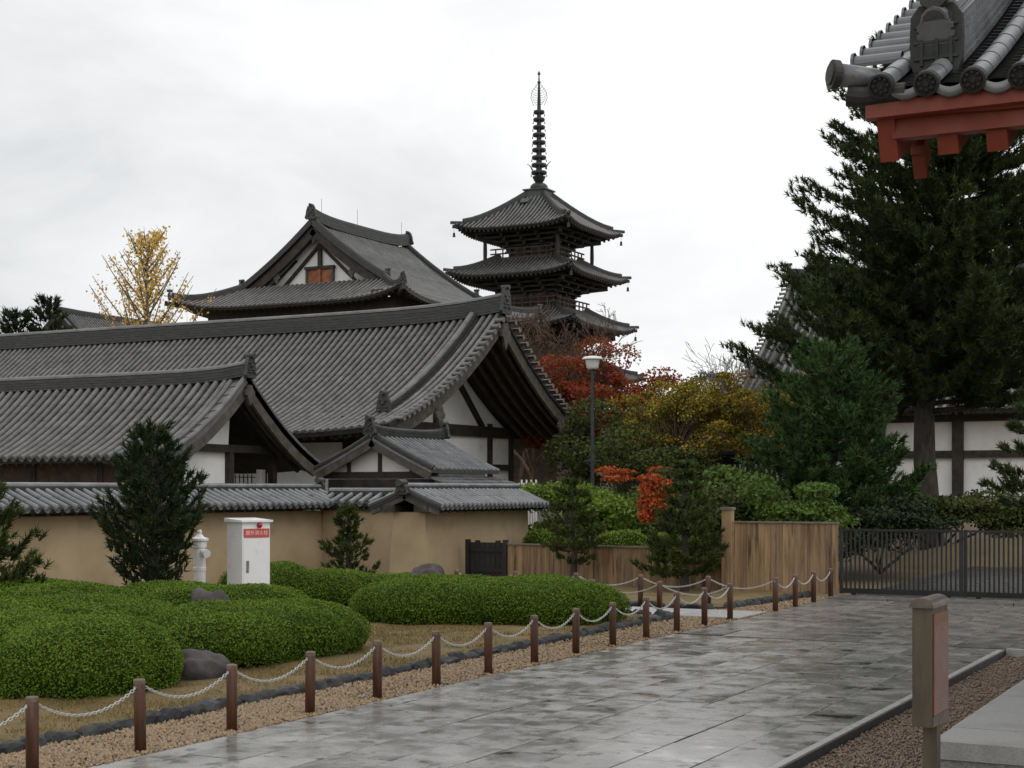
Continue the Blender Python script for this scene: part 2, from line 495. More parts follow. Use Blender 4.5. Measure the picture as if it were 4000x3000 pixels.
def build_road():
    road = MB().box(-8.97, -3.87, 4, 22.72, -.30, -.03).build('paved_avenue', 'grout', kind='structure')
    rng = random.Random(3)
    cache = {}
    def lay(parent, x0, x1, y0, y1, lens, material, z=.0, jit=.004, name='paving_slab', gap=.014):
        y = y0 + rng.uniform(-.6, 0)
        while y < y1 - .05:
            L = rng.choice(lens)
            a, b = max(y, y0), min(y + L, y1)
            y += L
            if b - a < .12: continue
            key = (round(x1 - x0, 3), round(b - a, 2), material)
            if key not in cache: cache[key] = slab_mesh(x1 - x0 - gap, round(b - a, 2) - gap, material)
            o = inst(name, cache[key], parent, ((x0 + x1) / 2, (a + b) / 2, z + rng.uniform(-jit, jit)),
                     (rng.uniform(-.003, .003), rng.uniform(-.003, .003), 0))
    w = (8.65 - 3.95) / 8
    for k in range(8):
        lay(road, -8.65 + k * w, -8.65 + (k + 1) * w, 5.5, 22.7, [.75, .9, 1.05, 1.2], 'paving')
    lay(road, -8.97, -8.65, 5.5, 22.7, [1.2], 'paving', z=.002, name='border_slab')
    # low kerb on the gravel-yard side
    kerb = MB().box(-3.93, -3.862, 4, 22.72, -.28, .0).build('kerb', 'kerb_dark', kind='structure')  # dark strip carrying the painted shade of the gravel-side face
    y = 4.5
    while y < 22.3:
        b = MB().box(-3.945, -3.868, y, y + 1.49, -.12, .018)
        b.build('kerb_stone', 'kerb', kerb)
        y += 1.5
    b = MB().box(-3.855, 2.0, 22.6, 22.7, -.12, .018); b.build('kerb_stone', 'kerb', kerb)
    # forecourt in front of the slatted gate
    fc = MB().box(-8.97, 1.0, 22.86, 32.2, -.30, -.03).build('gate_forecourt', 'grout', kind='structure')
    w = .72
    for k in range(12):
        lay(fc, -8.95 + k * w, -8.95 + (k + 1) * w, 22.88, 31.3, [.7, .9, 1.1, 1.3], 'paving_far', jit=.008)
    for k in range(7):
        x = -8.95 + k * 1.25
        inst('threshold_slab', slab_mesh(1.23, .78, 'paving_far', t=.16), fc, (x + .62, 31.76, .055 + rng.uniform(-.006, .006)))
    # side path leading to the small black door
    sp = MB().box(-18.2, -8.98, 25.85, 27.45, -.30, -.02).build('side_path', 'grout', kind='structure')
    for k in range(8):
        for j in range(2):
            key = ('sp',)
            if key not in cache: cache[key] = slab_mesh(1.14, .77, 'kerb')
            inst('path_slab', cache[key], sp, (-9.57 - k * 1.15, 26.27 + j * .79, .02 + rng.uniform(-.004, .004)))
    return road
build_road()

# drain channel between avenue and forecourt
b = MB().box(-8.97, 1.0, 22.72, 22.86, -.3, -.045); b.build('drain_channel', 'grout', kind='structure')

# road going on beyond the gate, following the rise
def beyond():
    V, F = [], []
    n = 24
    for i in range(n + 1):
        y = 32.9 + i * 1.5
        c = -6.5 + .010 * (y - 33) ** 2 * .35
        w_ = 1.0 if y < 41 else max(.55, 1 - (y - 41) * .05)
        for x in (c - 2.4 * w_, c, c + 6.2 * w_):
            V.append((x, y, gz(x, y) + .15))
    for i in range(n):
        for k in range(2):
            F.append((i * 3 + k, i * 3 + k + 1, (i + 1) * 3 + k + 1, (i + 1) * 3 + k))
    np_obj('inner_road', V, F, 'asphalt', smooth=True, kind='structure')
beyond()

def mound(name, cx, cy, rx, ry, h, material, **kw):
    V, F = [], []
    n, m_ = 28, 8
    for j in range(m_ + 1):
        q = j / m_
        for i in range(n):
            a = 2 * math.pi * i / n
            x, y = cx + rx * q * math.cos(a), cy + ry * q * math.sin(a)
            V.append((x, y, gz(x, y) + .02 - .15 * q + h * (math.cos(math.pi * q) * .5 + .5)))
    for j in range(m_):
        for i in range(n):
            k = (i + 1) % n
            F.append((j * n + i, j * n + k, (j + 1) * n + k, (j + 1) * n + i))
    return np_obj(name, V, F, material, smooth=True, **kw)
mound('earth_bank', -7.8, 45.5, 5, 3.5, .75, 'ground', kind='structure')
mound('earth_bank', -2, 50, 9, 5, .6, 'ground', kind='structure')

# pebbles
def pebbles(name, x0, x1, ylist, dens, size, material, z, seed):
    rng = np.random.default_rng(seed)
    P = []
    for (a, b_), d in zip(ylist, dens):
        n = int((x1 - x0) * (b_ - a) * d)
        P.append(np.c_[rng.uniform(x0, x1, n), rng.uniform(a, b_, n), np.full(n, z) + rng.uniform(0, .012, n)])
    P = np.concatenate(P); n = len(P)
    s = rng.uniform(size[0], size[1], (n, 1))
    D = np.array([(1, 0, 0), (0, 1, 0), (-1, 0, 0), (0, -1, 0), (0, 0, .75), (0, 0, -.75)])
    an = rng.uniform(0, 6.28, n); ca, sa = np.cos(an), np.sin(an)
    asp = rng.uniform(.6, 1.0, n)
    V = np.zeros((n, 6, 3))
    for k, d in enumerate(D):
        dx, dy = d[0], d[1] * asp
        V[:, k, 0] = ca * dx - sa * dy; V[:, k, 1] = sa * dx + ca * dy; V[:, k, 2] = d[2]
    V = V * s[:, :, None] + P[:, None, :] + rng.normal(0, .1, (n, 6, 3)) * s[:, :, None]
    T = np.array([(0, 1, 4), (1, 2, 4), (2, 3, 4), (3, 0, 4), (1, 0, 5), (2, 1, 5), (3, 2, 5), (0, 3, 5)])
    F = (T[None] + (np.arange(n) * 6)[:, None, None]).reshape(-1, 3)
    return np_obj(name, V.reshape(-1, 3), F, material, smooth=False, kind='stuff')
tag(pebbles('gravel_strip', -10.1, -8.96, [(8, 14), (14, 20), (20, 32)], [1500, 900, 420], (.013, .03), 'pebble', -.004, 1),
    'tan pebble strip between the dark edging stones and the paved avenue', 'gravel')
tag(pebbles('yard_gravel', -3.84, -1.6, [(7.5, 11.7), (11.7, 16), (16, 22.5)], [1300, 800, 450], (.011, .024), 'pebble2', -.078, 2),
    'brown gravel between the low kerb and the granite platform', 'gravel')

# moss blades over the lawn
def lawn_grass():
    rng = np.random.default_rng(9)
    n = 42000
    x = rng.uniform(-14.5, -10.2, n); y = rng.uniform(8.5, 25.4, n)
    P = np.c_[x, y, np.full(n, .04)]
    h = rng.uniform(.015, .05, (n, 1)); a = rng.uniform(0, 6.28, n)
    d = np.c_[np.cos(a), np.sin(a), np.zeros(n)]
    tip = P + np.c_[rng.normal(0, .4, (n, 2)) * h, h]
    V = np.stack([P - d * .006, P + d * .006, tip], 1).reshape(-1, 3)
    return np_obj('lawn_moss', V, np.arange(n * 3).reshape(-1, 3), 'grass', kind='stuff')
tag(lawn_grass(), 'short mossy grass on the lawn between hedges and edging stones', 'grass')

# dark edging stones along the lawn
def rock_mesh(name, sx, sy, sz, seed, material='rock', rough=.22, sub=2):
    import bmesh
    from mathutils import noise as mn
    bm = bmesh.new()
    bmesh.ops.create_icosphere(bm, subdivisions=sub, radius=1)
    for v in bm.verts:
        d = v.co.normalized()
        k = 1 + rough * mn.noise(d * 1.3 + Vector((seed * 3.1, 0, 0))) * 1.6 + rough * .5 * mn.noise(d * 3.1 + Vector((0, seed * 1.7, 0)))
        c = d * k
        c = Vector((math.copysign(abs(c.x) ** .8, c.x), math.copysign(abs(c.y) ** .8, c.y), math.copysign(abs(c.z) ** .85, c.z)))
        v.co = (c.x * sx, c.y * sy, c.z * sz)
    me = bpy.data.meshes.new(name)
    bm.to_mesh(me); bm.free()
    for p in me.polygons: p.use_smooth = sub > 2
    me.materials.append(M[material])
    return me

def edging():
    root = MB().box(-10.26, -10.02, 6, 25.5, -.2, -.02).build('stone_border', 'kerb_dark', kind='structure')
    variants = [rock_mesh('edging_stone', .12, random.Random(i).uniform(.12, .24), .10, i + 1, 'edge_stone', .25, 2) for i in range(8)]
    rng = random.Random(4)
    y = 6.4
    while y < 25.4:
        me = rng.choice(variants)
        ln = max(v.co.y for v in me.vertices) * 1.9
        inst('edging_stone', me, root, (-10.13 + rng.uniform(-.04, .04), y + ln / 2, rng.uniform(-.01, .03)), (0, 0, rng.choice((0, math.pi)) + rng.uniform(-.12, .12)))
        y += ln
    x = -10.2                                   # the border turns along the side path and again beyond it
    for yy in (25.62, 27.68):
        x = -10.1
        while x > -15.8:
            me = rng.choice(variants)
            ln = max(v.co.y for v in me.vertices) * 1.9
            inst('edging_stone', me, root, (x - ln / 2, yy, .02), (0, 0, math.pi / 2 + rng.uniform(-.1, .1)))
            x -= ln
    y = 27.9
    while y < 31.8:
        me = rng.choice(variants)
        ln = max(v.co.y for v in me.vertices) * 1.9
        inst('edging_stone', me, root, (-9.95 + (y - 27.9) * .12, y + ln / 2, .03), (0, 0, rng.uniform(-.1, .1)))
        y += ln
edging()

# ================================================================== tiled roofs
class Slope:
    """one side of a roof: O at the ridge start, U along the ridge, V horizontal downslope."""
    def __init__(s, O, U, V, L, S, H, c=.28, lift=0.0, lp=4, prof=None):
        s.O, s.U, s.V = Vector(O), Vector(U).normalized(), Vector(V).normalized()
        s.L, s.S, s.H, s.c, s.lift, s.lp = L, S, H, c, lift, lp
        s.pf = prof
    def drop(s, q):
        if s.pf: return s.pf(q)
        x = q / s.S
        return s.H * ((1 + s.c) * x - s.c * x * x)
    def la(s, a):
        x = abs(a - s.L / 2) / (s.L / 2)
        return s.lift * x ** s.lp
    def P(s, a, q, n=0.0):
        p = s.O + s.U * a + s.V * q + Vector((0, 0, s.la(a) - s.drop(q)))
        if n:
            d = .05
            sl = (s.drop(q + d) - s.drop(q - d)) / (2 * d)
            nv = (s.V * sl + Vector((0, 0, 1))).normalized()
            p = p + nv * n
        return p

def half_ring(mb, c, side, n, r, seg, ext=0.0):
    for k in range(seg + 1):
        an = -ext + (math.pi + 2 * ext) * k / seg
        mb.v.append(tuple(c + side * math.cos(an) * r + n * math.sin(an) * r))

def barrel_row(sl, a, q0, q1, r, tl, seg=5, lens_jit=0.0, rng=None, a_off=0.0):
    """a run of overlapping barrel tiles down the slope (each tile its own island)."""
    mb = MB()
    n = max(1, int(round((q1 - q0) / tl)))
    side = sl.U
    for k in range(n):
        qa, qb = q0 + (q1 - q0) * k / n, q0 + (q1 - q0) * (k + 1) / n
        pa, pb = sl.P(a, qa, .048), sl.P(a, qb + .01, .052)
        t = (pb - pa).normalized()
        nn = side.cross(t)
        if nn.z < 0: nn = -nn
        b = len(mb.v)
        j = 1 + (rng.uniform(-.02, .02) if rng else 0)
        half_ring(mb, pa, side, nn, r * .965 * j, seg, .5)
        half_ring(mb, pb, side, nn, r * j, seg, .5)
        for i in range(seg):
            mb.f.append((b + i, b + i + 1, b + seg + 2 + i, b + seg + 1 + i))
        b2 = len(mb.v)
        mb.v += mb.v[b + seg + 1:b + 2 * seg + 2]
        mb.f.append(tuple(range(b2, b2 + seg + 1)))
    return mb

def eave_disc(sl, a, q, r, seg=10):
    """round end tile closing a barrel row."""
    mb = MB()
    p = sl.P(a, q, r * .3)
    t = (sl.P(a, q) - sl.P(a, q - .1)).normalized()
    nn = sl.U.cross(t)
    if nn.z < 0: nn = -nn
    rings = [(r * 1.12, -.05), (r * 1.12, .03), (r * .92, .035), (r * .88, .018), (r * .3, .02), (r * .22, .03)]
    for rr, d in rings:
        for k in range(seg):
            an = 2 * math.pi * k / seg
            mb.v.append(tuple(p + t * d + (sl.U * math.cos(an) + nn * math.sin(an)) * rr))
    for i in range(len(rings) - 1):
        for k in range(seg):
            k2 = (k + 1) % seg
            mb.f.append((i * seg + k, i * seg + k2, (i + 1) * seg + k2, (i + 1) * seg + k))
    mb.f.append(tuple((len(rings) - 1) * seg + k for k in range(seg)))
    return mb

def deck(sl, alist, q0f, q1, course, th=.14):
    """pan tiles in lapped courses over a closed board deck."""
    mb = MB()
    na = len(alist)
    nq = max(2, int(round(q1 / course)))
    def col(a):
        q0 = q0f(a); pts = []
        for k in range(nq):
            qa, qb = q0 + (q1 - q0) * k / nq, q0 + (q1 - q0) * (k + 1) / nq
            pts.append((qa, .0)); pts.append((qb, .028))
        return pts
    cols = [col(a) for a in alist]
    m_ = len(cols[0])
    for a, c in zip(alist, cols):
        for q, n in c: mb.v.append(tuple(sl.P(a, q, n)))
    for i in range(na - 1):
        for k in range(m_ - 1):
            mb.f.append((i * m_ + k, i * m_ + k + 1, (i + 1) * m_ + k + 1, (i + 1) * m_ + k))
    # underside
    b = len(mb.v)
    for a, c in zip(alist, cols):
        for q, n in (c[0], c[m_ // 4 * 1], c[m_ // 2], c[3 * m_ // 4], c[-1]): mb.v.append(tuple(sl.P(a, q, -th)))
    for i in range(na - 1):
        for k in range(4):
            mb.f.append((b + i * 5 + k, b + (i + 1) * 5 + k, b + (i + 1) * 5 + k + 1, b + i * 5 + k + 1))
    for i in range(na - 1):     # eave edge
        mb.f.append((i * m_ + m_ - 1, b + i * 5 + 4, b + (i + 1) * 5 + 4, (i + 1) * m_ + m_ - 1))
    for i in (0, na - 1):       # verge edges (fan between top and underside)
        poly = [i * m_ + k for k in range(m_)] + [b + i * 5 + k for k in range(4, -1, -1)]
        mb.f.append(tuple(poly))
    return mb

def tiled_slope(root, sl, pitch, r, tl, course, rows=True, a0=0.0, a1=None, q0f=None, q1=None, mrow='tile', mdeck='tile_dark',
                discs=False, seg=5, share=True, joined=False, th=.14):
    a1 = sl.L if a1 is None else a1
    q1 = sl.S if q1 is None else q1
    zero = (lambda a: 0.0)
    f = q0f or zero
    n = max(1, int(round((a1 - a0) / pitch)))
    al = [a0 + (a1 - a0) * i / n for i in range(n + 1)]
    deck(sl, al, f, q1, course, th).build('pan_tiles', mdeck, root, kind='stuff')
    if not rows: return
    rng = random.Random(int(abs(sl.O.x * 7 + sl.O.y * 3)) + 1)
    mids = [(al[i] + al[i + 1]) / 2 for i in range(n)]
    if joined:
        mb = MB()
        for a in mids:
            if q1 - f(a) < .12: continue
            s_ = barrel_row(sl, a, f(a), q1 + .03, r, tl, 4, 0, rng)
            mb.add(s_.v, s_.f)
        mb.build('barrel_tiles', mrow, root, smooth=False, kind='stuff')
        return
    o = origin_of(root)
    if share and q0f is None:
        variants = []
        am = sl.L / 2
        for k in range(4):
            mb = barrel_row(sl, am, 0, q1 + .03, r, tl, seg, 0, rng)
            if discs:
                d = eave_disc(sl, am, q1 + .03, r); mb.add(d.v, d.f)
            me = mb.mesh('barrel_tile_row', mrow, o)
            for p in me.polygons: p.use_smooth = len(p.vertices) == 4
            variants.append(me)
        for a in mids:
            d = sl.U * (a - am) + Vector((0, 0, sl.la(a) - sl.la(am)))
            inst('barrel_tile_row', rng.choice(variants), root, d)
    else:
        for a in mids:
            if q1 - f(a) < .12: continue
            mb = barrel_row(sl, a, f(a), q1 + .03, r, tl, seg, 0, rng)
            if discs:
                d = eave_disc(sl, a, q1 + .03, r); mb.add(d.v, d.f)
            mb.build('barrel_tile_row', mrow, root, smooth=False)

def ridge_profile(w, h, layers=4, cap=.09):
    """stack of flat tiles with lips, closed by a barrel on top."""
    L, lip = [], .018
    lh = (h - cap) / layers
    for k in range(layers):
        ww = w * (1 - .16 * k / layers)
        L += [(ww, lh * k), (ww, lh * (k + .62)), (ww - lip, lh * (k + .64)), (ww - lip, lh * (k + .98))]
    top = h - cap
    arc = [(cap * math.cos(math.pi * i / 6), top + cap * math.sin(math.pi * i / 6)) for i in range(7)]
    Rr = [(-x, y) for x, y in reversed(L)]
    return L + arc + Rr

def ridge(root, pts, side, w, h, layers=4, cap=.09, name='ridge', m_='ridge'):
    mb = MB().sweep(pts, side, [(a, n) for a, n in ridge_profile(w, h, layers, cap)])
    return mb.build(name, m_, root)

def ridge_cap(root, pts, side, h, r, m_='tile', name='ridge_cap'):
    """barrel tiles riding on a ridge."""
    mb = MB()
    prof = [(r * math.cos(math.pi * i / 6), h + r * math.sin(math.pi * i / 6)) for i in range(7)]
    mb.sweep(pts, side, prof)
    return mb.build(name, m_, root)

def ogre_tile(root, p, out, w, h, th=.12, m_='ridge', horns=True):
    p, out = Vector(p), Vector(out).normalized()
    sd = Vector((0, 0, 1)).cross(out).normalized()
    pts = [(-.5, -.1), (.5, -.1), (.62, .05), (.52, .28), (.46, .62), (.36, .86), (.3, 1.0 if horns else .9), (.2, .98), (.1, 1.06), (-.1, 1.06), (-.2, .98),
           (-.3, 1.0 if horns else .9), (-.36, .86), (-.46, .62), (-.52, .28), (-.62, .05)]
    poly = [p + sd * (x * w) + Vector((0, 0, z * h)) for x, z in pts]
    mb = MB().prism(poly, out * th)
    # boss, brow and side ribs in relief
    for x, z, rr in ((0, .55, .2), (-.22, .68, .09), (.22, .68, .09), (-.25, .2, .12), (.25, .2, .12)):
        c = p + sd * (x * w) + Vector((0, 0, z * h)) + out * th
        mb.tube([c - out * .01, c + out * .035, c + out * .055], [rr * w, rr * w * .8, rr * w * .3], 8)
    mb.beam(p + sd * (-.38 * w) + out * (th + .01) + Vector((0, 0, .36 * h)), p + sd * (.38 * w) + out * (th + .01) + Vector((0, 0, .36 * h)), .05, .05)
    c = p + Vector((0, 0, 1.06 * h))
    mb.tube([c - out * .12, c + out * (th + .1)], [.085, .085], 10)
    return mb.build('ogre_tile', m_, root)

def verge_tiles(root, sl, a, dirn, q0, q1, step, r, ln, m_='tile', seg=6, name='verge_tile', zoff=.03):
    """short barrels laid across the verge, one object each, sharing one mesh."""
    mb = MB()
    sd = sl.V
    for k, (x, rr) in enumerate(((-.5, .9), (.5, 1.0))):
        for i in range(seg + 1):
            an = math.pi * i / seg
            mb.v.append((x * ln, math.cos(an) * r * rr, math.sin(an) * r * rr))
    for i in range(seg): mb.f.append((i, seg + 1 + i, seg + 2 + i, i + 1))
    mb.f.append(tuple(range(seg + 1, 2 * seg + 2)))
    b = len(mb.v)
    for x, rr in ((.5, 1.15), (.56, 1.15), (.56, .8), (.545, .7)):
        for i in range(10):
            an = 2 * math.pi * i / 10
            mb.v.append((x * ln, math.cos(an) * r * rr, r * .2 + math.sin(an) * r * rr))
    for j in range(3):
        for i in range(10):
            k = (i + 1) % 10
            mb.f.append((b + j * 10 + i, b + (j + 1) * 10 + i, b + (j + 1) * 10 + k, b + j * 10 + k))
    mb.f.append(tuple(b + 30 + i for i in range(10)))
    me = mb.mesh(name, m_)
    o = origin_of(root)
    ux = sl.U * dirn
    n = int((q1 - q0) / step)
    for k in range(n):
        q = q0 + step * (k + .5)
        p = sl.P(a, q, zoff)
        t = (sl.P(a, q + .05) - sl.P(a, q - .05)).normalized()
        zz = ux.cross(t)
        if zz.z < 0: zz = -zz
        yy = zz.cross(ux)
        mt = Matrix((ux, yy, zz)).transposed()
        ob = bpy.data.objects.new(name, me)
        ob.location = p - o
        ob.rotation_euler = mt.to_euler()
        finish(ob, root)

def slope_line(sl, a, q0, q1, n=10, off=0.0):
    return [sl.P(a, q0 + (q1 - q0) * k / n, off) for k in range(n + 1)]

def bargeboard(root, sl, a, q0, q1, w, h, drop, m_='wood_dark', name='bargeboard'):
    pts = [sl.P(a, q0 + (q1 - q0) * k / 12) - Vector((0, 0, drop)) for k in range(13)]
    MB().sweep(pts, sl.U, [(-w / 2, -h), (w / 2, -h), (w / 2, 0), (-w / 2, 0)]).build(name, m_, root)

def pendant(root, p, out, w, h, m_='wood_grey'):
    p, out = Vector(p), Vector(out).normalized()
    sd = Vector((0, 0, 1)).cross(out)
    pts = [(-.2, 0), (.2, 0), (.3, -.2), (.5, -.32), (.48, -.5), (.3, -.52), (.22, -.7), (0, -1), (-.22, -.7), (-.3, -.52), (-.48, -.5), (-.5, -.32), (-.3, -.2)]
    MB().prism([p + sd * x * w + Vector((0, 0, z * h)) for x, z in pts], out * .1).build('gable_pendant', m_, root)

X, Y, Z = Vector((1, 0, 0)), Vector((0, 1, 0)), Vector((0, 0, 1))

# ================================================================== long monastery hall (large roof) and front hall
def wall_box(root, name, x0, x1, y0, y1, z0, z1, m_):
    return MB().box(x0, x1, y0, y1, z0, z1).build(name, m_, root)

def long_hall():
    r = thing('long_hall', (-44, 49.1, 0), 'long white-walled timber hall with a sweeping grey tiled gable roof behind the smaller front hall', 'hall')
    x0, xg, yr = -62, -26.0, 49.1
    S, H, zr = 7.8, 4.35, 8.42
    L = xg - x0
    f = Slope((x0, yr, zr), X, -Y, L, S, H, .5, .32, 8)
    bk = Slope((x0, yr, zr), X, Y, L, S, H, .5, .32, 8)
    tiled_slope(r, f, .305, .076, .36, .3, seg=6)
    tiled_slope(r, bk, .36, .095, .36, .3, joined=True)
    rp = [f.P(a, 0, 0) for a in np.linspace(0, L, 25)]
    ridge(r, rp, Y, .24, .62, 5, .11)
    ridge_cap(r, [p + Z * .03 for p in rp], Y, .55, .13)
    ogre_tile(r, f.P(L, 0) + X * .02 + Z * .0, X, .62, .85)
    for s_ in (f, bk):
        # descending ridge near the verge, ending in an ogre tile
        a = L - 1.15
        pts = slope_line(s_, a, .15, S * .80, 12)
        ridge(r, pts, X, .17, .34, 3, .09, 'descending_ridge')
        ridge_cap(r, pts, X, .27, .11)
        e1 = s_.P(a, S * .80)
        ogre_tile(r, e1 + s_.V * .02, s_.V, .5, .66)
        verge_tiles(r, s_, L + .02, 1, .3, S - .1, .31, .085, .42)
        bargeboard(r, s_, L - .12, -.02, S - .12, .12, .42, .14, 'wood_grey')
        for k, a in enumerate((L - .55, L - 1.0, L - 1.45, L - 1.9, L - 2.35)):
            pts = [s_.P(a, .1 + (S - .4) * i / 10) - Z * .22 for i in range(11)]
            MB().sweep(pts, X, [(-.07, -.14), (.07, -.14), (.07, .08), (-.07, .08)]).build('verge_rafter', 'wood_brown', r)
    pendant(r, f.P(L, 0) - Z * .4 + X * .0, X, .7, 1.0)
    pendant(r, f.P(L, 4.7) - Z * .5, X, .55, .8)
    pendant(r, bk.P(L, 4.7) - Z * .5, X, .55, .8)
    # eave rafters along the front
    mb = MB()
    a = .2
    while a < L - 1.6:
        mb.beam(f.P(a, S - 1.9) - Z * .2, f.P(a, S - .12) - Z * .2, .1, .12); a += .36
    mb.build('eave_rafters', 'wood_dark', r, kind='stuff')
    MB().beam(f.P(.2, S - .1) - Z * .19, f.P(L - .3, S - .1) - Z * .19, .1, .12).build('eave_board', 'wood_grey', r)
    # body
    yf, yb, xw = 43.4, 55.2, -28.9
    wall_box(r, 'wall', x0 + 1.5, xw, yf, yb, 0, 4.75, 'plaster')
    # gable wall above the tie beam
    poly = [(xw - .2, yf, 4.75), (xw - .2, yf + .01, 4.75)]
    pts = [f.P(L - 1.9, q) - Z * .25 for q in np.linspace(5.6, 0, 8)] + [bk.P(L - 1.9, q) - Z * .25 for q in np.linspace(.7, 5.6, 7)]
    MB().prism([Vector((xw, p.y, p.z)) for p in pts], (-.2, 0, 0)).build('gable_wall', 'plaster', r)
    for y_ in (yf + .1, 46.6, 53.3, yb - .1):
        MB().box(xw - .1, xw + .1, y_ - .14, y_ + .14, 0, 4.9).build('post', 'wood_dark', r)
    for z_, h_, ex in ((3.05, .24, 0), (4.35, .42, .6)):
        MB().box(xw - .08, xw + .14, yf - ex, yb + ex, z_, z_ + h_).build('tie_beam', 'wood_dark', r)
    for s_, e_ in ((-1, yf + 2.6), (1, yb - 2.6)):
        MB().beam((xw + .05, e_, 4.75), (xw + .05, 49.1 + s_ * .2, 7.6), .16, .26, (1, 0, 0)).build('gable_strut', 'wood_dark', r)
    MB().box(xw - .04, xw + .12, 48.95, 49.25, 4.7, 8.0).build('king_post', 'wood_dark', r)
    mb = MB()
    for k in range(9):
        x_ = xw - .1 - k * 3.5
        mb = MB().box(x_ - .14, x_ + .14, yf - .09, yf + .1, 0, 4.7); mb.build('post', 'wood_dark', r)
    MB().box(x0 + 1.6, xw + .6, yf - .11, yf + .05, 3.9, 4.3).build('front_beam', 'wood_dark', r)
long_hall()

def front_hall():
    r = thing('front_hall', (-34, 35.3, 0), 'smaller tiled gable hall in front of the long hall, at left behind the earthen wall', 'hall')
    x0, xg, yr = -44, -27.0, 35.3
    S, H, zr = 3.15, 2.2, 5.36
    L = xg - x0
    f = Slope((x0, yr, zr), X, -Y, L, S, H, .38, .18, 8)
    bk = Slope((x0, yr, zr), X, Y, L, 3.5, 2.45, .38, .18, 8)
    tiled_slope(r, f, .325, .082, .33, .28, a1=L - .55, discs=True, seg=6)
    tiled_slope(r, bk, .33, .09, .33, .28, joined=True)
    rp = [f.P(a, 0) for a in np.linspace(0, L, 21)]
    ridge(r, rp, Y, .17, .4, 4, .09)
    ridge_cap(r, rp, Y, .35, .11)
    ogre_tile(r, f.P(L, 0) + X * .02, X, .4, .55)
    for s_ in (f, bk):
        q1 = s_.S
        # broad verge band of lapped tiles
        deck(s_, [L - .55, L - .27, L], lambda a: 0, q1, .28).build('verge_band', 'tile', r)
        for a in (L - .5, L - .03):
            mb = barrel_row(s_, a, .1, q1 + .03, .075, .3); mb.build('barrel_tile_row', 'tile', r)
        bargeboard(r, s_, L - .06, -.02, q1 - .05, .1, .3, .13, 'wood_grey')
        for a in (L - .3, L - .6):
            pts = [s_.P(a, .1 + (q1 - .3) * i / 8) - Z * .2 for i in range(9)]
            MB().sweep(pts, X, [(-.05, -.1), (.05, -.1), (.05, .06), (-.05, .06)]).build('verge_rafter', 'wood_dark', r)
    pendant(r, f.P(L, 0) - Z * .25, X, .42, .6)
    mb = MB(); a = .2
    while a < L - .8:
        mb.beam(f.P(a, S - 1.2) - Z * .17, f.P(a, S - .08) - Z * .17, .08, .1); a += .33
    mb.build('eave_rafters', 'wood_dark', r, kind='stuff')
    yf, yb, xw = 33.45, 37.9, -28.0
    wall_box(r, 'wall', x0 + 1, xw - .1, yf, 35.75, 0, 3.5, 'plaster')
    wall_box(r, 'back_wall', x0 + 1, xw - 2.2, 35.76, yb, 0, 3.5, 'wood_dark')
    wall_box(r, 'lower_boarding', x0 + 1, xw - .15, yf - .05, yf - .004, 0, 3.2, 'wood_brown')
    pts = [f.P(L - 1, q) - Z * .2 for q in np.linspace(1.9, 0, 5)] + [bk.P(L - 1, q) - Z * .2 for q in np.linspace(.2, .5, 2)]
    MB().prism([Vector((xw - .02, p.y, p.z)) for p in pts] + [Vector((xw - .02, 35.7, 3.5)), Vector((xw - .02, 33.5, 3.5))], (-.1, 0, 0)).build('gable_wall', 'plaster', r)
    for y_ in (33.5, 35.75, 37.85):
        MB().box(xw - .12, xw + .08, y_ - .1, y_ + .1, 0, 3.6).build('post', 'wood_dark', r)
    MB().box(xw - .1, xw + .1, yf - .4, yb + .5, 3.38, 3.6).build('tie_beam', 'wood_dark', r)
    MB().beam((xw + .03, 34.0, 3.6), (xw + .03, 35.2, 4.75), .12, .18, (1, 0, 0)).build('gable_strut', 'wood_dark', r)
    for k in range(6):
        x_ = xw - .2 - k * 2.6
        MB().box(x_ - .1, x_ + .1, yf - .08, yf - .002, 0, 3.4).build('post', 'wood_dark', r)
    # pale lattice in the open bay
    mb = MB()
    for k in range(9): mb.box(xw - .6, xw - .57, 35.95 + k * .2, 35.98 + k * .2, .8, 2.75)
    for k in range(10): mb.box(xw - .57, xw - .545, 35.9, 37.7, .85 + k * .2, .88 + k * .2)
    mb.build('lattice_screen', 'wood_grey', r)
    MB().box(xw - .55, xw - .4, 37.75, 38.0, 0, 2.9).build('white_post', 'plaster', r)
front_hall()

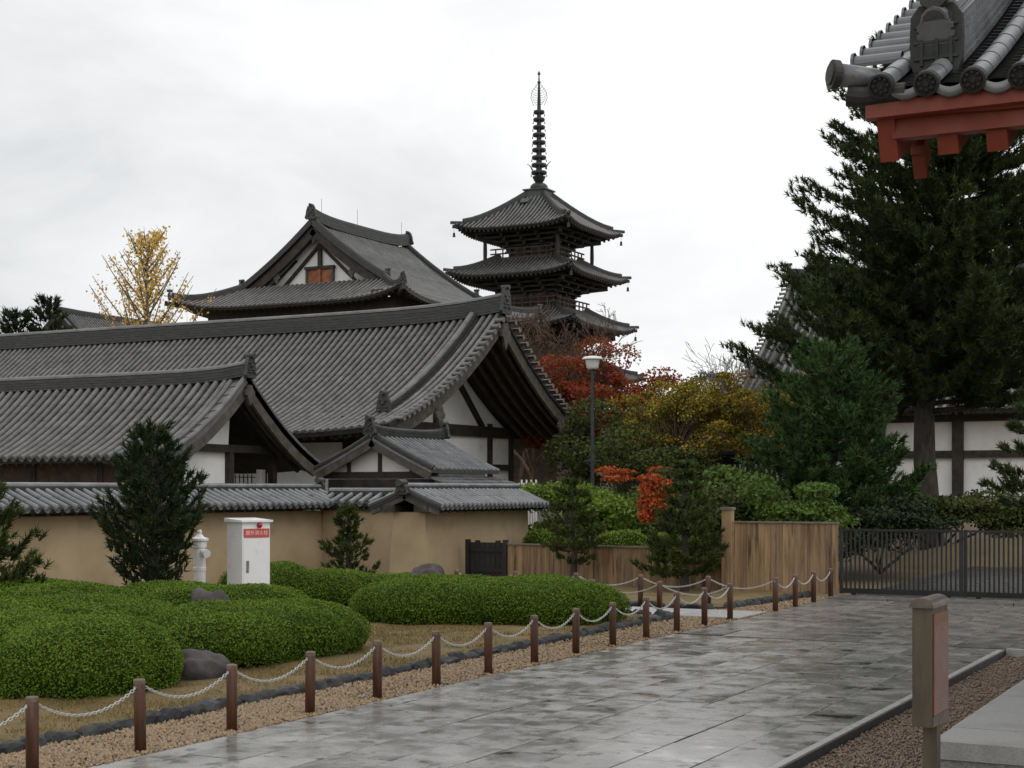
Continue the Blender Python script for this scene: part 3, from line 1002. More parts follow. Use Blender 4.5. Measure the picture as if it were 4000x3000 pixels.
# ================================================================== small gabled porch between wall and long hall
def porch():
    r = thing('porch', (-24.55, 40, 0), 'small gabled porch with white gable and lapped tiles behind the jog in the wall', 'porch')
    y0, L, xr, zr = 38.0, 4.2, -24.55, 3.85
    S, H = 2.05, 1.0
    rt = Slope((xr, y0, zr), Y, X, L, S, H, .12)
    lf = Slope((xr, y0, zr), Y, -X, L, S, H, .12)
    for s_, dirs in ((rt, 1), (lf, 0)):
        # lapped pantile courses: rows of small wavy tiles
        tiled_slope(r, s_, .26, .05, .26, .24, mrow='tile_wet', mdeck='tile', th=.08, joined=not dirs)
        bargeboard(r, s_, .05, -.02, S - .03, .09, .2, .1, 'wood_grey')
        ridge(r, slope_line(s_, .1, .1, S, 8), Y, .1, .16, 2, .06, 'verge_ridge')
    rp = [rt.P(a, 0) for a in np.linspace(0, L, 9)]
    rp = [p + Z * (.10 * (abs(i - 4) / 4) ** 3) for i, p in enumerate(rp)]
    ridge(r, rp, X, .13, .3, 3, .07)
    ogre_tile(r, rp[0] - Y * .02, -Y, .34, .42)
    ogre_tile(r, rp[-1] + Y * .02, Y, .34, .42)
    # lower pent roof on the right
    pent = Slope((xr + S - .15, y0 + .1, zr - H - .16), Y, X, L - .1, 1.15, .32, 0)
    deck(pent, list(np.linspace(0, L - .1, 6)), lambda a: 0, 1.15, .38, .06).build('pent_roof', 'tile_wet', r)
    yw = y0 + .5
    MB().box(xr - 1.75, xr + 1.75, yw, y0 + L - .4, 0, 2.9).build('wall', 'plaster', r)
    pts = [(xr - 1.7, yw, 2.9), (xr + 1.7, yw, 2.9), (xr, yw, 3.72)]
    MB().prism([Vector(p) for p in pts], (0, .12, 0)).build('gable_wall', 'plaster', r)
    MB().box(xr - 2.0, xr + 2.0, yw - .06, yw + .04, 2.62, 2.82).build('tie_beam', 'wood_dark', r)
    MB().box(xr - 1.85, xr + 1.85, yw - .03, yw + .02, 1.2, 2.6).build('board_front', 'wood_dark', r)
    for x_ in (-1.1, .0, 1.1):
        MB().box(xr + x_ - .06, xr + x_ + .06, yw - .05, yw + .02, 2.82, 3.7 - abs(x_) * .45).build('strut', 'wood_dark', r)
porch()

# ================================================================== earthen walls with tiled copings
def earthen_wall(name, label, p0, p1, axis, th, hw, zr, run, pitch, tl, gable_ends, eave=1.86, ind=True, face=1):
    """axis 'x' or 'y'; p0..p1 along the axis at centre line."""
    U = X if axis == 'x' else Y
    V = Vector((U.y, -U.x, 0)) if axis == 'y' else Vector((0, -1, 0))     # visible downslope side
    c0, c1 = Vector(p0), Vector(p1)
    L = (c1 - c0).length
    r = thing(name, ((c0 + c1) / 2), label, 'wall')
    bt = .1
    h = th / 2
    e = .25 if gable_ends else 0
    vs = []
    for c in (c0 + U * e, c1 - U * e):
        for s_, z_ in ((-h - bt, -.1), (h + bt, -.1), (h, hw), (-h, hw)):
            vs.append(c + V * s_ + Z * z_)
    vs[0] -= U * (.08 if gable_ends else 0); vs[1] -= U * (.08 if gable_ends else 0)
    MB().add(vs, [(0, 1, 2, 3), (7, 6, 5, 4), (0, 4, 5, 1), (1, 5, 6, 2), (2, 6, 7, 3), (3, 7, 4, 0)]).build('earthen_body', 'earth', r)
    H = zr - eave
    sides = []
    for vv in (V, -V):
        sl = Slope(c0 + Z * zr, U, vv, L, run, H, .1)
        sides.append(sl)
        front = vv is V
        n = int(L / pitch)
        al = [L * i / n for i in range(n + 1)]
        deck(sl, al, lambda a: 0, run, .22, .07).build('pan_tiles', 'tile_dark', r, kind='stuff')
        if front and ind:
            nt = max(1, int(round(run / tl)))
            o = origin_of(r)
            am = L / 2
            metas = []
            for k in range(nt):
                q0, q1 = run * k / nt, run * (k + 1) / nt
                mb = barrel_row(sl, am, q0, q1 + .02, .07, 9, 6)
                if k == nt - 1:
                    d = eave_disc(sl, am, q1 + .02, .07); mb.add(d.v, d.f)
                me = mb.mesh('barrel_tile', 'tile_wet', o)
                for p in me.polygons: p.use_smooth = len(p.vertices) == 4
                metas.append(me)
            rng = random.Random(2)
            for i in range(n):
                for me in metas:
                    inst('barrel_tile', me, r, U * ((al[i] + al[i + 1]) / 2 - am) + Z * rng.uniform(-.004, .006), (0, 0, rng.uniform(-.0015, .0015)))
        else:
            mb = MB()
            for i in range(n):
                s2 = barrel_row(sl, (al[i] + al[i + 1]) / 2, 0, run + .02, .07, tl, 4); mb.add(s2.v, s2.f)
            mb.build('barrel_tiles', 'tile_wet', r, kind='stuff')
        # rafters / dark boarding under the coping
        MB().sweep([sl.P(.02, run * .55) - Z * .12, sl.P(L - .02, run * .55) - Z * .12], vv, [(-.28, -.16), (.14, -.16), (.14, 0), (-.28, .0)]).build('eave_beam', 'wood_dark', r)
        mb = MB(); a = .2
        while a < L - .1:
            mb.beam(sl.P(a, .2) - Z * .1, sl.P(a, run - .06) - Z * .12, .07, .08); a += .42
        mb.build('eave_rafters', 'wood_dark', r, kind='stuff')
    rp = [c0 + Z * zr, (c0 + c1) / 2 + Z * zr, c1 + Z * zr]
    ridge(r, rp, V, .13, .16, 2, .05)
    ridge_cap(r, rp, V, .115, .085, 'tile_wet')
    return r, sides, c0, c1

rA, sA, *_ = earthen_wall('earthen_wall', 'long tan earthen wall with tiled coping running parallel to the avenue at left', (-24.45, 20, 0), (-24.45, 35.2, 0), 'y', .9, 1.72, 2.25, .95, .285, .5, True)
ogre_tile(rA, (-24.45, 35.2, 2.22), Y, .3, .3, .08, horns=False)
rB, sB, *_ = earthen_wall('earthen_wall', 'short recessed tan wall section in shade joining the two longer tiled walls', (-23.95, 35.0, 0), (-19.9, 35.0, 0), 'x', .7, 1.82, 2.14, .62, .3, .7, False, eave=1.9)
rC, sC, *_ = earthen_wall('earthen_wall', 'tan wall section with tiled coping and gabled end beside the black door', (-19.45, 31.55, 0), (-19.45, 37.5, 0), 'y', .9, 1.74, 2.26, 1.0, .225, .55, True)
ogre_tile(rC, (-19.45, 31.5, 2.2), -Y, .3, .24, .1, horns=False)
for s_ in sC:
    bargeboard(rC, s_, .06, 0, .98, .08, .13, .07, 'wood_grey')
    ridge(rC, slope_line(s_, .08, .12, 1.0, 5), Y, .09, .1, 1, .06, 'verge_ridge')
for s_ in sA:
    ridge(rA, slope_line(s_, 15.1, .12, .95, 5), Y, .09, .1, 1, .06, 'verge_ridge')

# ================================================================== main hall (hip-and-gable)
def main_hall():
    r = thing('main_hall', (-52.5, 80, 0), 'tall temple hall with a white gable, red shutters and a steep tiled hip-and-gable roof', 'temple hall')
    y0, Lr, xr, zr = 75.0, 10.4, -52.5, 18.0
    S, H, E = 8.1, 5.05, 3.15
    q1 = S - E
    c = .36
    prof = lambda q: H * ((1 + c) * (q / S) - c * (q / S) ** 2)
    lift = .75
    class Main(Slope):
        def P(s, a, q, n=0.0):
            p = s.O + s.U * a + s.V * q - Z * prof(q)
            t = max(0, q - q1) / E
            am = abs(a - s.L / 2) / (s.L / 2 + E)
            p = p + Z * lift * t * am ** 5
            if n:
                sl = (prof(q + .05) - prof(q - .05)) / .1
                p = p + (s.V * sl + Z).normalized() * n
            return p
    class Skirt(Slope):
        def P(s, a, q, n=0.0):
            d = prof(q1 + q) - prof(q1)
            p = s.O + s.U * a + s.V * q - Z * d
            am = abs(a) / S
            p = p + Z * lift * (q / E) * am ** 5
            if n:
                sl = (prof(q1 + q + .05) - prof(q1 + q - .05)) / .1
                p = p + (s.V * sl + Z).normalized() * n
            return p
    clip = lambda a: 0.0 if 0 <= a <= Lr else q1 + (-a if a < 0 else a - Lr)
    for vv, vis in ((X, True), (-X, False)):
        sl = Main((xr, y0, zr), Y, vv, Lr, S, H)
        tiled_slope(r, sl, .34, .085, .36, .36, a0=-E, a1=Lr + E, q0f=clip, mrow='tile_far', mdeck='tile_far', joined=not vis, seg=4)
        for a, en in ((0, -1), (Lr, 1)):
            pts = [sl.P(a + en * .1, q) for q in np.linspace(-.12, q1 + .2, 12)]
            ridge(r, pts, Y, .2, .42, 3, .1, 'descending_ridge')
            ogre_tile(r, pts[-1] + vv * .05, vv, .45, .6)
            MB().sweep([p - Z * .45 - Y * en * .1 for p in pts], Y, [(-.12, -.2), (.12, -.2), (.12, .3), (-.12, .3)]).build('bargeboard', 'wood_dark', r)
            # hip ridge down to the corner
            hp = [sl.P(a + en * t * E, q1 + t * E) for t in np.linspace(0, 1.02, 10)]
            hp = [p + Z * .02 for p in hp]
            sd = Vector((vv.x, -en, 0)).normalized()
            sd2 = Vector((-sd.y * 1.0, sd.x, 0))
            sdv = Vector((vv.x * 1, en * 1, 0)).cross(Z)
            ridge(r, hp, sdv, .17, .4, 3, .09, 'hip_ridge')
            ogre_tile(r, hp[-1] - Z * .05, Vector((vv.x, en, 0)), .4, .5)
            MB().beam(hp[-3] - Z * .35, hp[-1] + Vector((vv.x, en, 0)) * .25 - Z * .28, .2, .28).build('hip_rafter', 'wood_dark', r)
    for yy, vv, vis in ((y0, -Y, True), (y0 + Lr, Y, False)):
        sk = Skirt((xr, yy, zr - prof(q1)), X, vv, 0, E, 1)
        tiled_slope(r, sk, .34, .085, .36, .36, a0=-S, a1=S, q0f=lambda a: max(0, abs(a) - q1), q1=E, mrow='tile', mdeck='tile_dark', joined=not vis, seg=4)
    rp = [Vector((xr, y, zr + .25 * (abs(y - y0 - Lr / 2) / (Lr / 2)) ** 4)) for y in np.linspace(y0 - .2, y0 + Lr + .2, 13)]
    ridge(r, rp, X, .26, .75, 5, .12)
    ogre_tile(r, rp[0] - Y * .02 + Z * .1, -Y, .7, .72)
    ogre_tile(r, rp[-1] + Y * .02 + Z * .1, Y, .7, .72)
    # lightning rods on the ridge
    for y in (y0 + .8, y0 + Lr * .45, y0 + Lr * .95):
        MB().tube([(xr, y, zr + .6), (xr, y, zr + 1.7)], .011, 5).build('lightning_rod', 'bronze', r)
    # gable: white wall, struts and shutters
    zb = zr - prof(q1)
    yg = y0 + .75
    half = 4.35
    pts = [(xr + x, yg, zr - prof(abs(x)) - .3) for x in np.linspace(-half, half, 15)]
    MB().prism([Vector(p) for p in pts] + [Vector((xr + half, yg, zb - .7)), Vector((xr - half, yg, zb - .7))], (0, .2, 0)).build('gable_wall', 'plaster', r)
    zg = 14.62
    for s_ in (-1, 1):
        MB().beam((xr + s_ * 2.6, yg - .1, zg - .05), (xr + s_ * .08, yg - .1, 16.85), .14, .24, (0, 1, 0)).build('gable_strut', 'wood_dark', r)
        MB().beam((xr + s_ * 3.6, yg - .06, zg - .05), (xr + s_ * 1.7, yg - .06, 16.1), .1, .16, (0, 1, 0)).build('gable_brace', 'wood_dark', r)
    MB().box(xr - .12, xr + .12, yg - .2, yg - .02, zg + .95, 17.0).build('king_post', 'wood_dark', r)
    MB().box(xr - 1.05, xr + 1.05, yg - .24, yg - .02, zg + .84, zg + 1.02).build('lintel', 'wood_dark', r)
    for s_ in (-1, 1):
        MB().box(xr + s_ * .48 - .38, xr + s_ * .48 + .38, yg - .12, yg - .01, zg - .2, zg + .84).build('shutter', 'door_red', r)
    MB().box(xr - .1, xr + .1, yg - .22, yg - .02, zg - .2, zg + .84).build('mullion', 'door_red', r)
    for s_ in (-1, 1):
        MB().box(xr + s_ * .93 - .07, xr + s_ * .93 + .07, yg - .2, yg - .02, zg - .2, zg + .84).build('jamb', 'wood_grey', r)
    MB().box(xr - 4.2, xr + 4.2, yg - .4, yg - .2, zg - .45, zg - .02).build('gable_sill', 'ridge', r)
    pendant(r, (xr, y0 + .05, zr - .5), -Y, .5, .6)
    for s_ in (-1, 1):
        pendant(r, (xr + s_ * 2.7, y0 + .05, zr - prof(2.7) - .6), -Y, .45, .7)
    # eaves: rafters and bracket band, body below
    ze = zr - H
    mb = MB()
    for k in range(int(2 * S / .4)):
        x = xr - S + .3 + k * .4
        d = min(E, S - abs(x - xr)) - .1
        lf_ = lift * (abs(x - xr) / S) ** 5
        mb.beam((x, y0 - E + .12, ze - .12 + lf_ * .95), (x, y0 - E + .12 + d, ze + .5), .12, .15)
        yy = y0 - E + .3 + k * .4
        if yy < y0 + Lr + E:
            lf2 = lift * (abs(yy - y0 - Lr / 2) / (Lr / 2 + E)) ** 5
            mb.beam((xr + S - .12, yy, ze - .12 + lf2 * .95), (xr + S - 2.2, yy, ze + .45), .12, .15)
    mb.build('eave_rafters', 'wood_dark', r, kind='stuff')
    b0 = 2.5
    MB().box(xr - S + b0, xr + S - b0, y0 - E + b0, y0 + Lr + E - b0, 0, ze + .4).build('wall', 'wood_brown', r)
    for k in range(6):
        x = xr - S + b0 + k * (2 * (S - b0)) / 5
        MB().box(x - .22, x + .22, y0 - E + b0 - .25, y0 - E + b0 - .01, 0, ze).build('post', 'wood_dark', r)
    for k in range(5):
        y = y0 - E + b0 + (k + .5) * (Lr + 2 * (E - b0)) / 5
        MB().box(xr + S - b0 + .01, xr + S - b0 + .25, y - .22, y + .22, 0, ze).build('post', 'wood_dark', r)
    MB().box(xr - S + 1.5, xr + S - 1.5, y0 - E + 1.5, y0 + Lr + E - 1.5, ze - .75, ze + .25).build('bracket_band', 'wood_dark', r)
main_hall()

# ================================================================== pagoda
def pagoda():
    cx, cy = -52.4, 104.7
    r = thing('pagoda', (cx, cy, 0), 'dark five-storey wooden pagoda with a ringed bronze spire rising behind the trees', 'pagoda')
    #          eave z  half-eave E  top-half e   top z   body half
    tiers = [(21.75, 4.75, .85, 24.55, 1.7), (18.2, 5.15, 2.3, 19.75, 2.0), (14.35, 5.6, 2.75, 15.9, 2.35), (10.6, 6.1, 3.1, 12.2, 2.7), (6.6, 6.6, 3.5, 8.3, 3.0)]
    for ti, (ze, E, e_, zt, bh) in enumerate(tiers):
        run, H = E - e_, zt - ze
        lift = .5
        class Hip(Slope):
            def P(s, a, q, n=0.0):
                x = q / run
                dr = H * (1.26 * x - .26 * x * x)
                p = s.O + s.U * a + s.V * q - Z * dr + Z * lift * x * (abs(a) / E) ** 4
                if n:
                    sl = H / run * (1.26 - .52 * x)
                    p = p + (s.V * sl + Z).normalized() * n
                return p
        for vv in (-Y, X, Y, -X):
            U = Vector((-vv.y, vv.x, 0))
            sl = Hip(Vector((cx, cy, zt)) + vv * e_, U, vv, 0, run, H)
            vis = (vv == -Y or vv == X) and ti < 3
            tiled_slope(r, sl, .335, .085, .4, .34, a0=-E, a1=E, q0f=lambda a: max(0, abs(a) - e_), q1=run, mrow='tile' if vis else 'tile_far',
                        mdeck='tile_dark', joined=not vis, seg=4)
            # rafters showing under the eave
            mb = MB()
            n = int(2 * E / .38)
            for k in range(n):
                a = -E + .2 + k * .38
                d = min(1.7, E - abs(a))
                if d < .2: continue
                l0 = lift * (abs(a) / E) ** 4
                p = Vector((cx, cy, 0)) + vv * (E - .06) + U * a
                q = Vector((cx, cy, 0)) + vv * (E - d) + U * a
                mb.beam(p + Z * (ze - .2 + l0), q + Z * (ze + .22), .13, .15)
            mb.build('eave_rafters', 'wood_dark', r, kind='stuff')
            # stepped bracket block under the eaves
            b_ = MB()
            for k in range(4):
                w, z0 = bh + .35 + k * .5, ze - 1.15 + k * .28
                p0 = Vector((cx, cy, 0)) + vv * (w)
                for s_ in (-1, 0, 1):
                    c = Vector((cx, cy, z0)) + U * s_ * bh * .85
                    b_.beam(c + vv * (bh - .1), c + vv * w, .24, .22)
                b_.beam(p0 - U * w + Z * (z0 + .16), p0 + U * w + Z * (z0 + .16), .2, .14)
            b_.build('bracket_arms', 'wood_dark', r)
            # diagonal corner arm, hip rafter and hip ridge
            dg = (vv + U)
            cpt = lambda t, zz: Vector((cx, cy, zz)) + dg * t
            MB().beam(cpt(bh, ze - .75), cpt(E - 1.2, ze - .35), .26, .3).build('corner_arm', 'wood_dark', r)
            MB().beam(cpt(bh, ze + .1), cpt(E + .1, ze + lift - .16), .22, .24).build('hip_rafter', 'wood_dark', r)
            hp = [sl.P(e_ + t * run, t * run) for t in np.linspace(-.06, 1.0, 9)]
            h1 = [p + Z * .0 for p in hp[:8]]
            ridge(r, h1, Vector((-dg.y, dg.x, 0)), .17, .42, 3, .09, 'hip_ridge')
            lower = [hp[-2], hp[-1] + dg.normalized() * .3 + Z * .02]
            ridge(r, lower, Vector((-dg.y, dg.x, 0)), .12, .22, 2, .07, 'hip_ridge_end')
            # wind bell at the corner
            cb = cpt(E + .02, ze + lift - .35)
            bc_ = MB().tube([cb, cb - Z * .3], .012, 4).build('bell_chain', 'bronze', r)
            MB().lathe([(.05, 0), (.09, -.04), (.1, -.25), (.13, -.32)], 8, cb - Z * .28).build('wind_bell', 'bronze', bc_)
        # body of the storey
        zb = (tiers[ti + 1][3] - .1) if ti < 4 else 0
        MB().box(cx - bh, cx + bh, cy - bh, cy + bh, zb, ze + .5).build('storey_body', 'wood_brown', r)
        if ti < 3:
            for vv in (-Y, X):
                U = Vector((-vv.y, vv.x, 0))
                c = Vector((cx, cy, 0)) + vv * (bh + .005)
                nb = (-.5, .5) if ti == 0 else (-.66, 0, .66)
                for k in nb:         # pale struts between the posts
                    a = c + U * k * bh
                    z0 = ze - 1.35
                    MB().prism([a + U * -.5 + Z * z0, a + U * .5 + Z * z0, a + U * .28 + Z * (z0 + .4), a + U * .14 + Z * (z0 + .8), a - U * .14 + Z * (z0 + .8), a - U * .28 + Z * (z0 + .4)],
                               vv * .03).build('strut_panel', 'wood_grey', r)
                for k in (-1, 0, 1):
                    a = c + U * k * (bh - .12)
                    MB().tube([a + Z * zb, a + Z * (ze - .6)], .15, 8).build('post', 'wood_dark', r)
                MB().beam(c - U * (bh + .3) + Z * (ze - 1.42), c + U * (bh + .3) + Z * (ze - 1.42), .22, .16).build('wall_plate', 'wood_dark', r)
                # balcony railing, rails running past the corners
                bw = bh + .75
                c2 = Vector((cx, cy, 0)) + vv * bw
                rail = MB()
                for k, zz in enumerate((.16, .5, .85)):
                    ex = .45 - .0 * k
                    rail.beam(c2 - U * (bw + ex) + Z * (zb + zz), c2 + U * (bw + ex) + Z * (zb + zz), .1, .1)
                for k in range(9):
                    a = c2 + U * (-bw + k * bw / 4)
                    rail.beam(a + Z * (zb + .05), a + Z * (zb + .9), .08, .08)
                rail.build('balcony_rail', 'wood_brown', r)
        if ti < 3:
            bw = bh + .8
            MB().box(cx - bw, cx + bw, cy - bw, cy + bw, zb - .02, zb + .09).build('balcony_floor', 'wood_brown', r)
            for sx in (-1, 1):
                for sy in (-1, 1):
                    if ti == 0:      # carved corner props under the top roof
                        px, py = cx + sx * 3.05, cy + sy * 3.05
                        MB().tube([(px, py, 19.2), (px, py + .03, 20.2), (px, py, 21.95)], [.13, .16, .12], 8).build('corner_prop', 'wood_dark', r)
    MB().prism([Vector((cx - .75, cy - 1.35, 24.32)), Vector((cx - .05, cy - 1.35, 24.32)), Vector((cx - .05, cy - 1.75, 23.98)), Vector((cx - .75, cy - 1.75, 23.98))], (0, -.06, .09)).build('roof_hatch', 'copper', r)
    # spire
    z = 24.4
    MB().box(cx - .82, cx + .82, cy - .82, cy + .82, z, z + .72).build('dew_basin', 'copper', r)
    MB().box(cx - .95, cx + .95, cy - .95, cy + .95, z + .72, z + .82).build('dew_basin_rim', 'copper', r)
    sp = MB().lathe([(.66, 0), (.7, .12), (.66, .32), (.5, .48), (.25, .56)], 16, (cx, cy, z + .82)).build('inverted_bowl', 'bronze', r, smooth=True)
    MB().lathe([(.2, 0), (.3, .1), (.42, .3), (.52, .55), (.46, .55), (.25, .3)], 12, (cx, cy, z + 1.3)).build('lotus_cup', 'bronze', r)
    MB().tube([(cx, cy, z + 1.2), (cx, cy, z + 6.6), (cx, cy, z + 8.6), (cx, cy, z + 9.9)], [.26, .17, .1, .03], 10).build('spire_shaft', 'bronze', r)
    for k in range(9):
        zz = z + 2.15 + k * .58
        rr = .58 - .022 * k
        sr_ = MB().lathe([(.2, -.13), (rr, -.11), (rr + .03, 0), (rr, .11), (.2, .12)], 16, (cx, cy, zz)).build('spire_ring', 'bronze', r)
        bl = MB()
        for q in range(4):
            an = q * math.pi / 2 + .5
            bl.lathe([(.015, 0), (.035, -.05), (.045, -.2)], 6, (cx + (rr + .02) * math.cos(an), cy + (rr + .02) * math.sin(an), zz - .12))
        bl.build('ring_bells', 'bronze', sr_)
    # pierced flame finial: curved bars on four wings
    for q in range(4):
        an = q * math.pi / 2 + .35
        d = Vector((math.cos(an), math.sin(an), 0))
        mb = MB()
        zz = z + 7.3
        for k in range(8):
            w = .62 * math.sin(math.pi * (k + 2.2) / 11)
            p = Vector((cx, cy, zz + k * .18))
            mb.tube([p, p + d * w * .6 + Z * .1, p + d * w + Z * .28], .016, 4)
        mb.tube([Vector((cx, cy, zz)) + d * .4, Vector((cx, cy, zz + .6)) + d * .64, Vector((cx, cy, zz + 1.1)) + d * .52, Vector((cx, cy, zz + 1.7)) + d * .08], .018, 4)
        mb.build('flame_wing', 'bronze', r)
    MB().lathe([(.02, 0), (.13, .1), (.13, .18), (.02, .28)], 10, (cx, cy, z + 8.95)).build('dragon_wheel', 'bronze', r)
    MB().lathe([(.02, 0), (.12, .1), (.1, .2), (.01, .36)], 10, (cx, cy, z + 9.6)).build('sacred_jewel', 'bronze', r)
    for s_ in (-1, 1):
        MB().tube([(cx + s_ * .55, cy, z + 2.4), (cx + s_ * .75, cy, z + 2.75), (cx + s_ * 1.05, cy, z + 2.95)], [.06, .04, .015], 5).build('sickle', 'bronze', r)
    MB().box(cx - 5.5, cx + 5.5, cy - 5.5, cy + 5.5, -.1, 1.0).build('stone_podium', 'granite', r)
pagoda()

# ================================================================== white-walled hall at right behind the pines
def white_hall():
    r = thing('white_hall', (-16, 88, 0), 'white-walled hall with black beams and a tiled roof behind the tall pine', 'hall')
    x0, L, yr, zr = -28.6, 30, 92.0, 15.0
    S, H = 12.0, 8.6
    f = Slope((x0, yr, zr), X, -Y, L, S, H, .25, .3, 8)
    bk = Slope((x0, yr, zr), X, Y, L, S, H, .25, .3, 8)
    tiled_slope(r, f, .45, .11, .45, .4, seg=4)
    tiled_slope(r, bk, .45, .11, .6, .8, joined=True)
    rp = [f.P(a, 0) for a in np.linspace(0, L, 15)]
    ridge(r, rp, Y, .28, .7, 5, .12)
    ogre_tile(r, rp[0] - X * .02, -X, .7, .9)
    for s_ in (f, bk):
        pts = slope_line(s_, 1.2, .2, S * .85, 12)
        ridge(r, pts, X, .2, .4, 3, .1, 'descending_ridge')
        verge_tiles(r, s_, -.02, -1, .3, S - .2, .36, .1, .5)
        bargeboard(r, s_, .15, 0, S - .1, .14, .5, .16, 'wood_grey')
    g = 1.85
    MB().box(x0 + 2.4, x0 + L - 2, 82.0, 101.5, 0, 7.6).build('wall', 'plaster', r)
    pts = [f.P(2.5, q) - Z * .3 for q in np.linspace(9.5, 0, 7)] + [bk.P(2.5, q) - Z * .3 for q in np.linspace(1, 9.5, 6)]
    MB().prism([Vector((x0 + 2.4, p.y, p.z)) for p in pts], (.2, 0, 0)).build('gable_wall', 'plaster', r)
    for k in range(-2, 4):
        x = -16.4 + k * 4.1
        MB().box(x - .28, x + .28, 81.7, 81.99, 0, 6.6).build('pillar', 'wood_dark', r)
    for z0, h in ((3.95, .38), (5.85, .36)):
        MB().box(x0 + 2.2, x0 + L - 2, 81.75, 81.985, z0, z0 + h).build('wall_beam', 'wood_dark', r)
    MB().box(x0 + 2.0, x0 + L, 81.3, 81.9, 0, g + .1).build('plinth', 'granite', r)
    mb = MB(); a = .3
    while a < L - .3:
        mb.beam(f.P(a, S - 2.4) - Z * .25, f.P(a, S - .1) - Z * .25, .13, .16); a += .45
    mb.build('eave_rafters', 'wood_dark', r, kind='stuff')
white_hall()

def simple_hall(name, label, x0, L, yr, zr, S, H, wall_m, axis='x', zb=0.0, lattice=False):
    U = X if axis == 'x' else Y
    V = -Y if axis == 'x' else X
    O = Vector((x0, yr, zr))
    r = thing(name, O + U * L / 2 - Z * (zr - zb), label, 'building')
    f, bk = Slope(O, U, V, L, S, H, .25, .12, 6), Slope(O, U, -V, L, S, H, .25, .12, 6)
    tiled_slope(r, f, .36, .09, .4, .36, seg=4)
    tiled_slope(r, bk, .36, .09, .4, .36, joined=True)
    rp = [f.P(a, 0) for a in np.linspace(0, L, 9)]
    ridge(r, rp, V, .2, .45, 4, .1)
    ogre_tile(r, rp[0], -U, .45, .6); ogre_tile(r, rp[-1], U, .45, .6)
    for s_ in (f, bk):
        for a, en in ((.05, -1), (L - .05, 1)):
            bargeboard(r, s_, a, 0, S - .05, .1, .35, .12, 'wood_dark')
            ridge(r, slope_line(s_, a - en * .5, .15, S * .85, 8), U, .13, .28, 2, .08, 'descending_ridge')
    w = S - 1.0
    c = O - Z * zr
    a_, b_ = c + U * .9 - V * w, c + U * (L - .9) + V * w
    MB().box(min(a_.x, b_.x), max(a_.x, b_.x), min(a_.y, b_.y), max(a_.y, b_.y), zb - .2, zr - H + .2).build('wall', wall_m, r)
    for en in (.95, L - .95):
        p = c + U * en
        MB().prism([p - V * w + Z * (zr - H + .1), p + V * w + Z * (zr - H + .1), p + Z * (zr - .5)], U * .08).build('gable_wall', 'plaster', r)
    if lattice:
        mb = MB()
        fr = c + V * (w + .08)
        n = int((L - 2) / .22)
        for k in range(n):
            p = fr + U * (1 + k * .22)
            mb.beam(p + Z * (zb + .5), p + Z * (zr - H - .5), .07, .05)
        for k in range(6):
            mb.beam(fr + U * 1 + Z * (zb + .6 + k * .3), fr + U * (L - 1) + Z * (zb + .6 + k * .3), .05, .05)
        mb.build('lattice_screen', 'plaster', r)
    return r

simple_hall('far_hall', 'distant grey tiled roof peeking over the long hall ridge beside the golden tree', -94.6, 24, 97.2, 17.35, 8, 6, 'plaster', 'y')
simple_hall('garden_lodge', 'low tiled lodge with pale lattice glimpsed behind the autumn tree', -24.5, 7.5, 60.0, 5.3, 2.6, 1.5, 'wood_dark', 'x', zb=.2, lattice=True)

# white pickets by the wall end
pk = thing('picket_fence', (-21.6, 43, 0), 'white picket fence glimpsed between the wall end and the maple', 'fence')
for k in range(8):
    x = -22.25 + k * .085
    MB().box(x, x + .045, 43.0, 43.04, 0, 2.5 + .1 * (k % 2)).build('picket', 'plaster', pk)
for z_ in (.6, 1.95):
    MB().box(-22.3, -21.55, 43.045, 43.1, z_, z_ + .09).build('rail', 'plaster', pk)

# ================================================================== vermilion gate at right (near eave) and its granite platform
def platform():
    z = .40
    r = MB().box(-2.50, 8, 11.75, 22, -.1, z - .14).build('stone_platform', 'granite_rough', kind=None)
    tag(r, 'low grey granite platform at lower right under the vermilion gate', 'platform')
    rng = random.Random(8)
    for k in range(9):                                   # cap slabs along the front and the left edge
        x = -2.54 + k * 1.0
        MB().box(x + .004, x + .996, 11.70, 12.45, z - .135, z + rng.uniform(-.003, .003)).build('cap_slab', 'granite', r)
    for k in range(9):
        y = 12.46 + k * 1.05
        MB().box(-2.54, -1.70, y + .004, y + 1.046, z - .135, z + rng.uniform(-.003, .003)).build('cap_slab', 'granite', r)
    for k in range(8):
        for j in range(3):
            x = -1.69 + j * 1.0; y = 12.46 + k * 1.05
            MB().box(x + .004, x + .996, y + .004, y + 1.046, z - .135, z + rng.uniform(-.003, .003)).build('cap_slab', 'granite', r)
    for k in range(9):                                   # split-faced blocks of the front
        x = -2.52 + k * 1.0
        MB().box(x + .005, x + .993, 11.725, 11.9, -.08, z - .142).build('face_block', 'granite_rough', r)
platform()

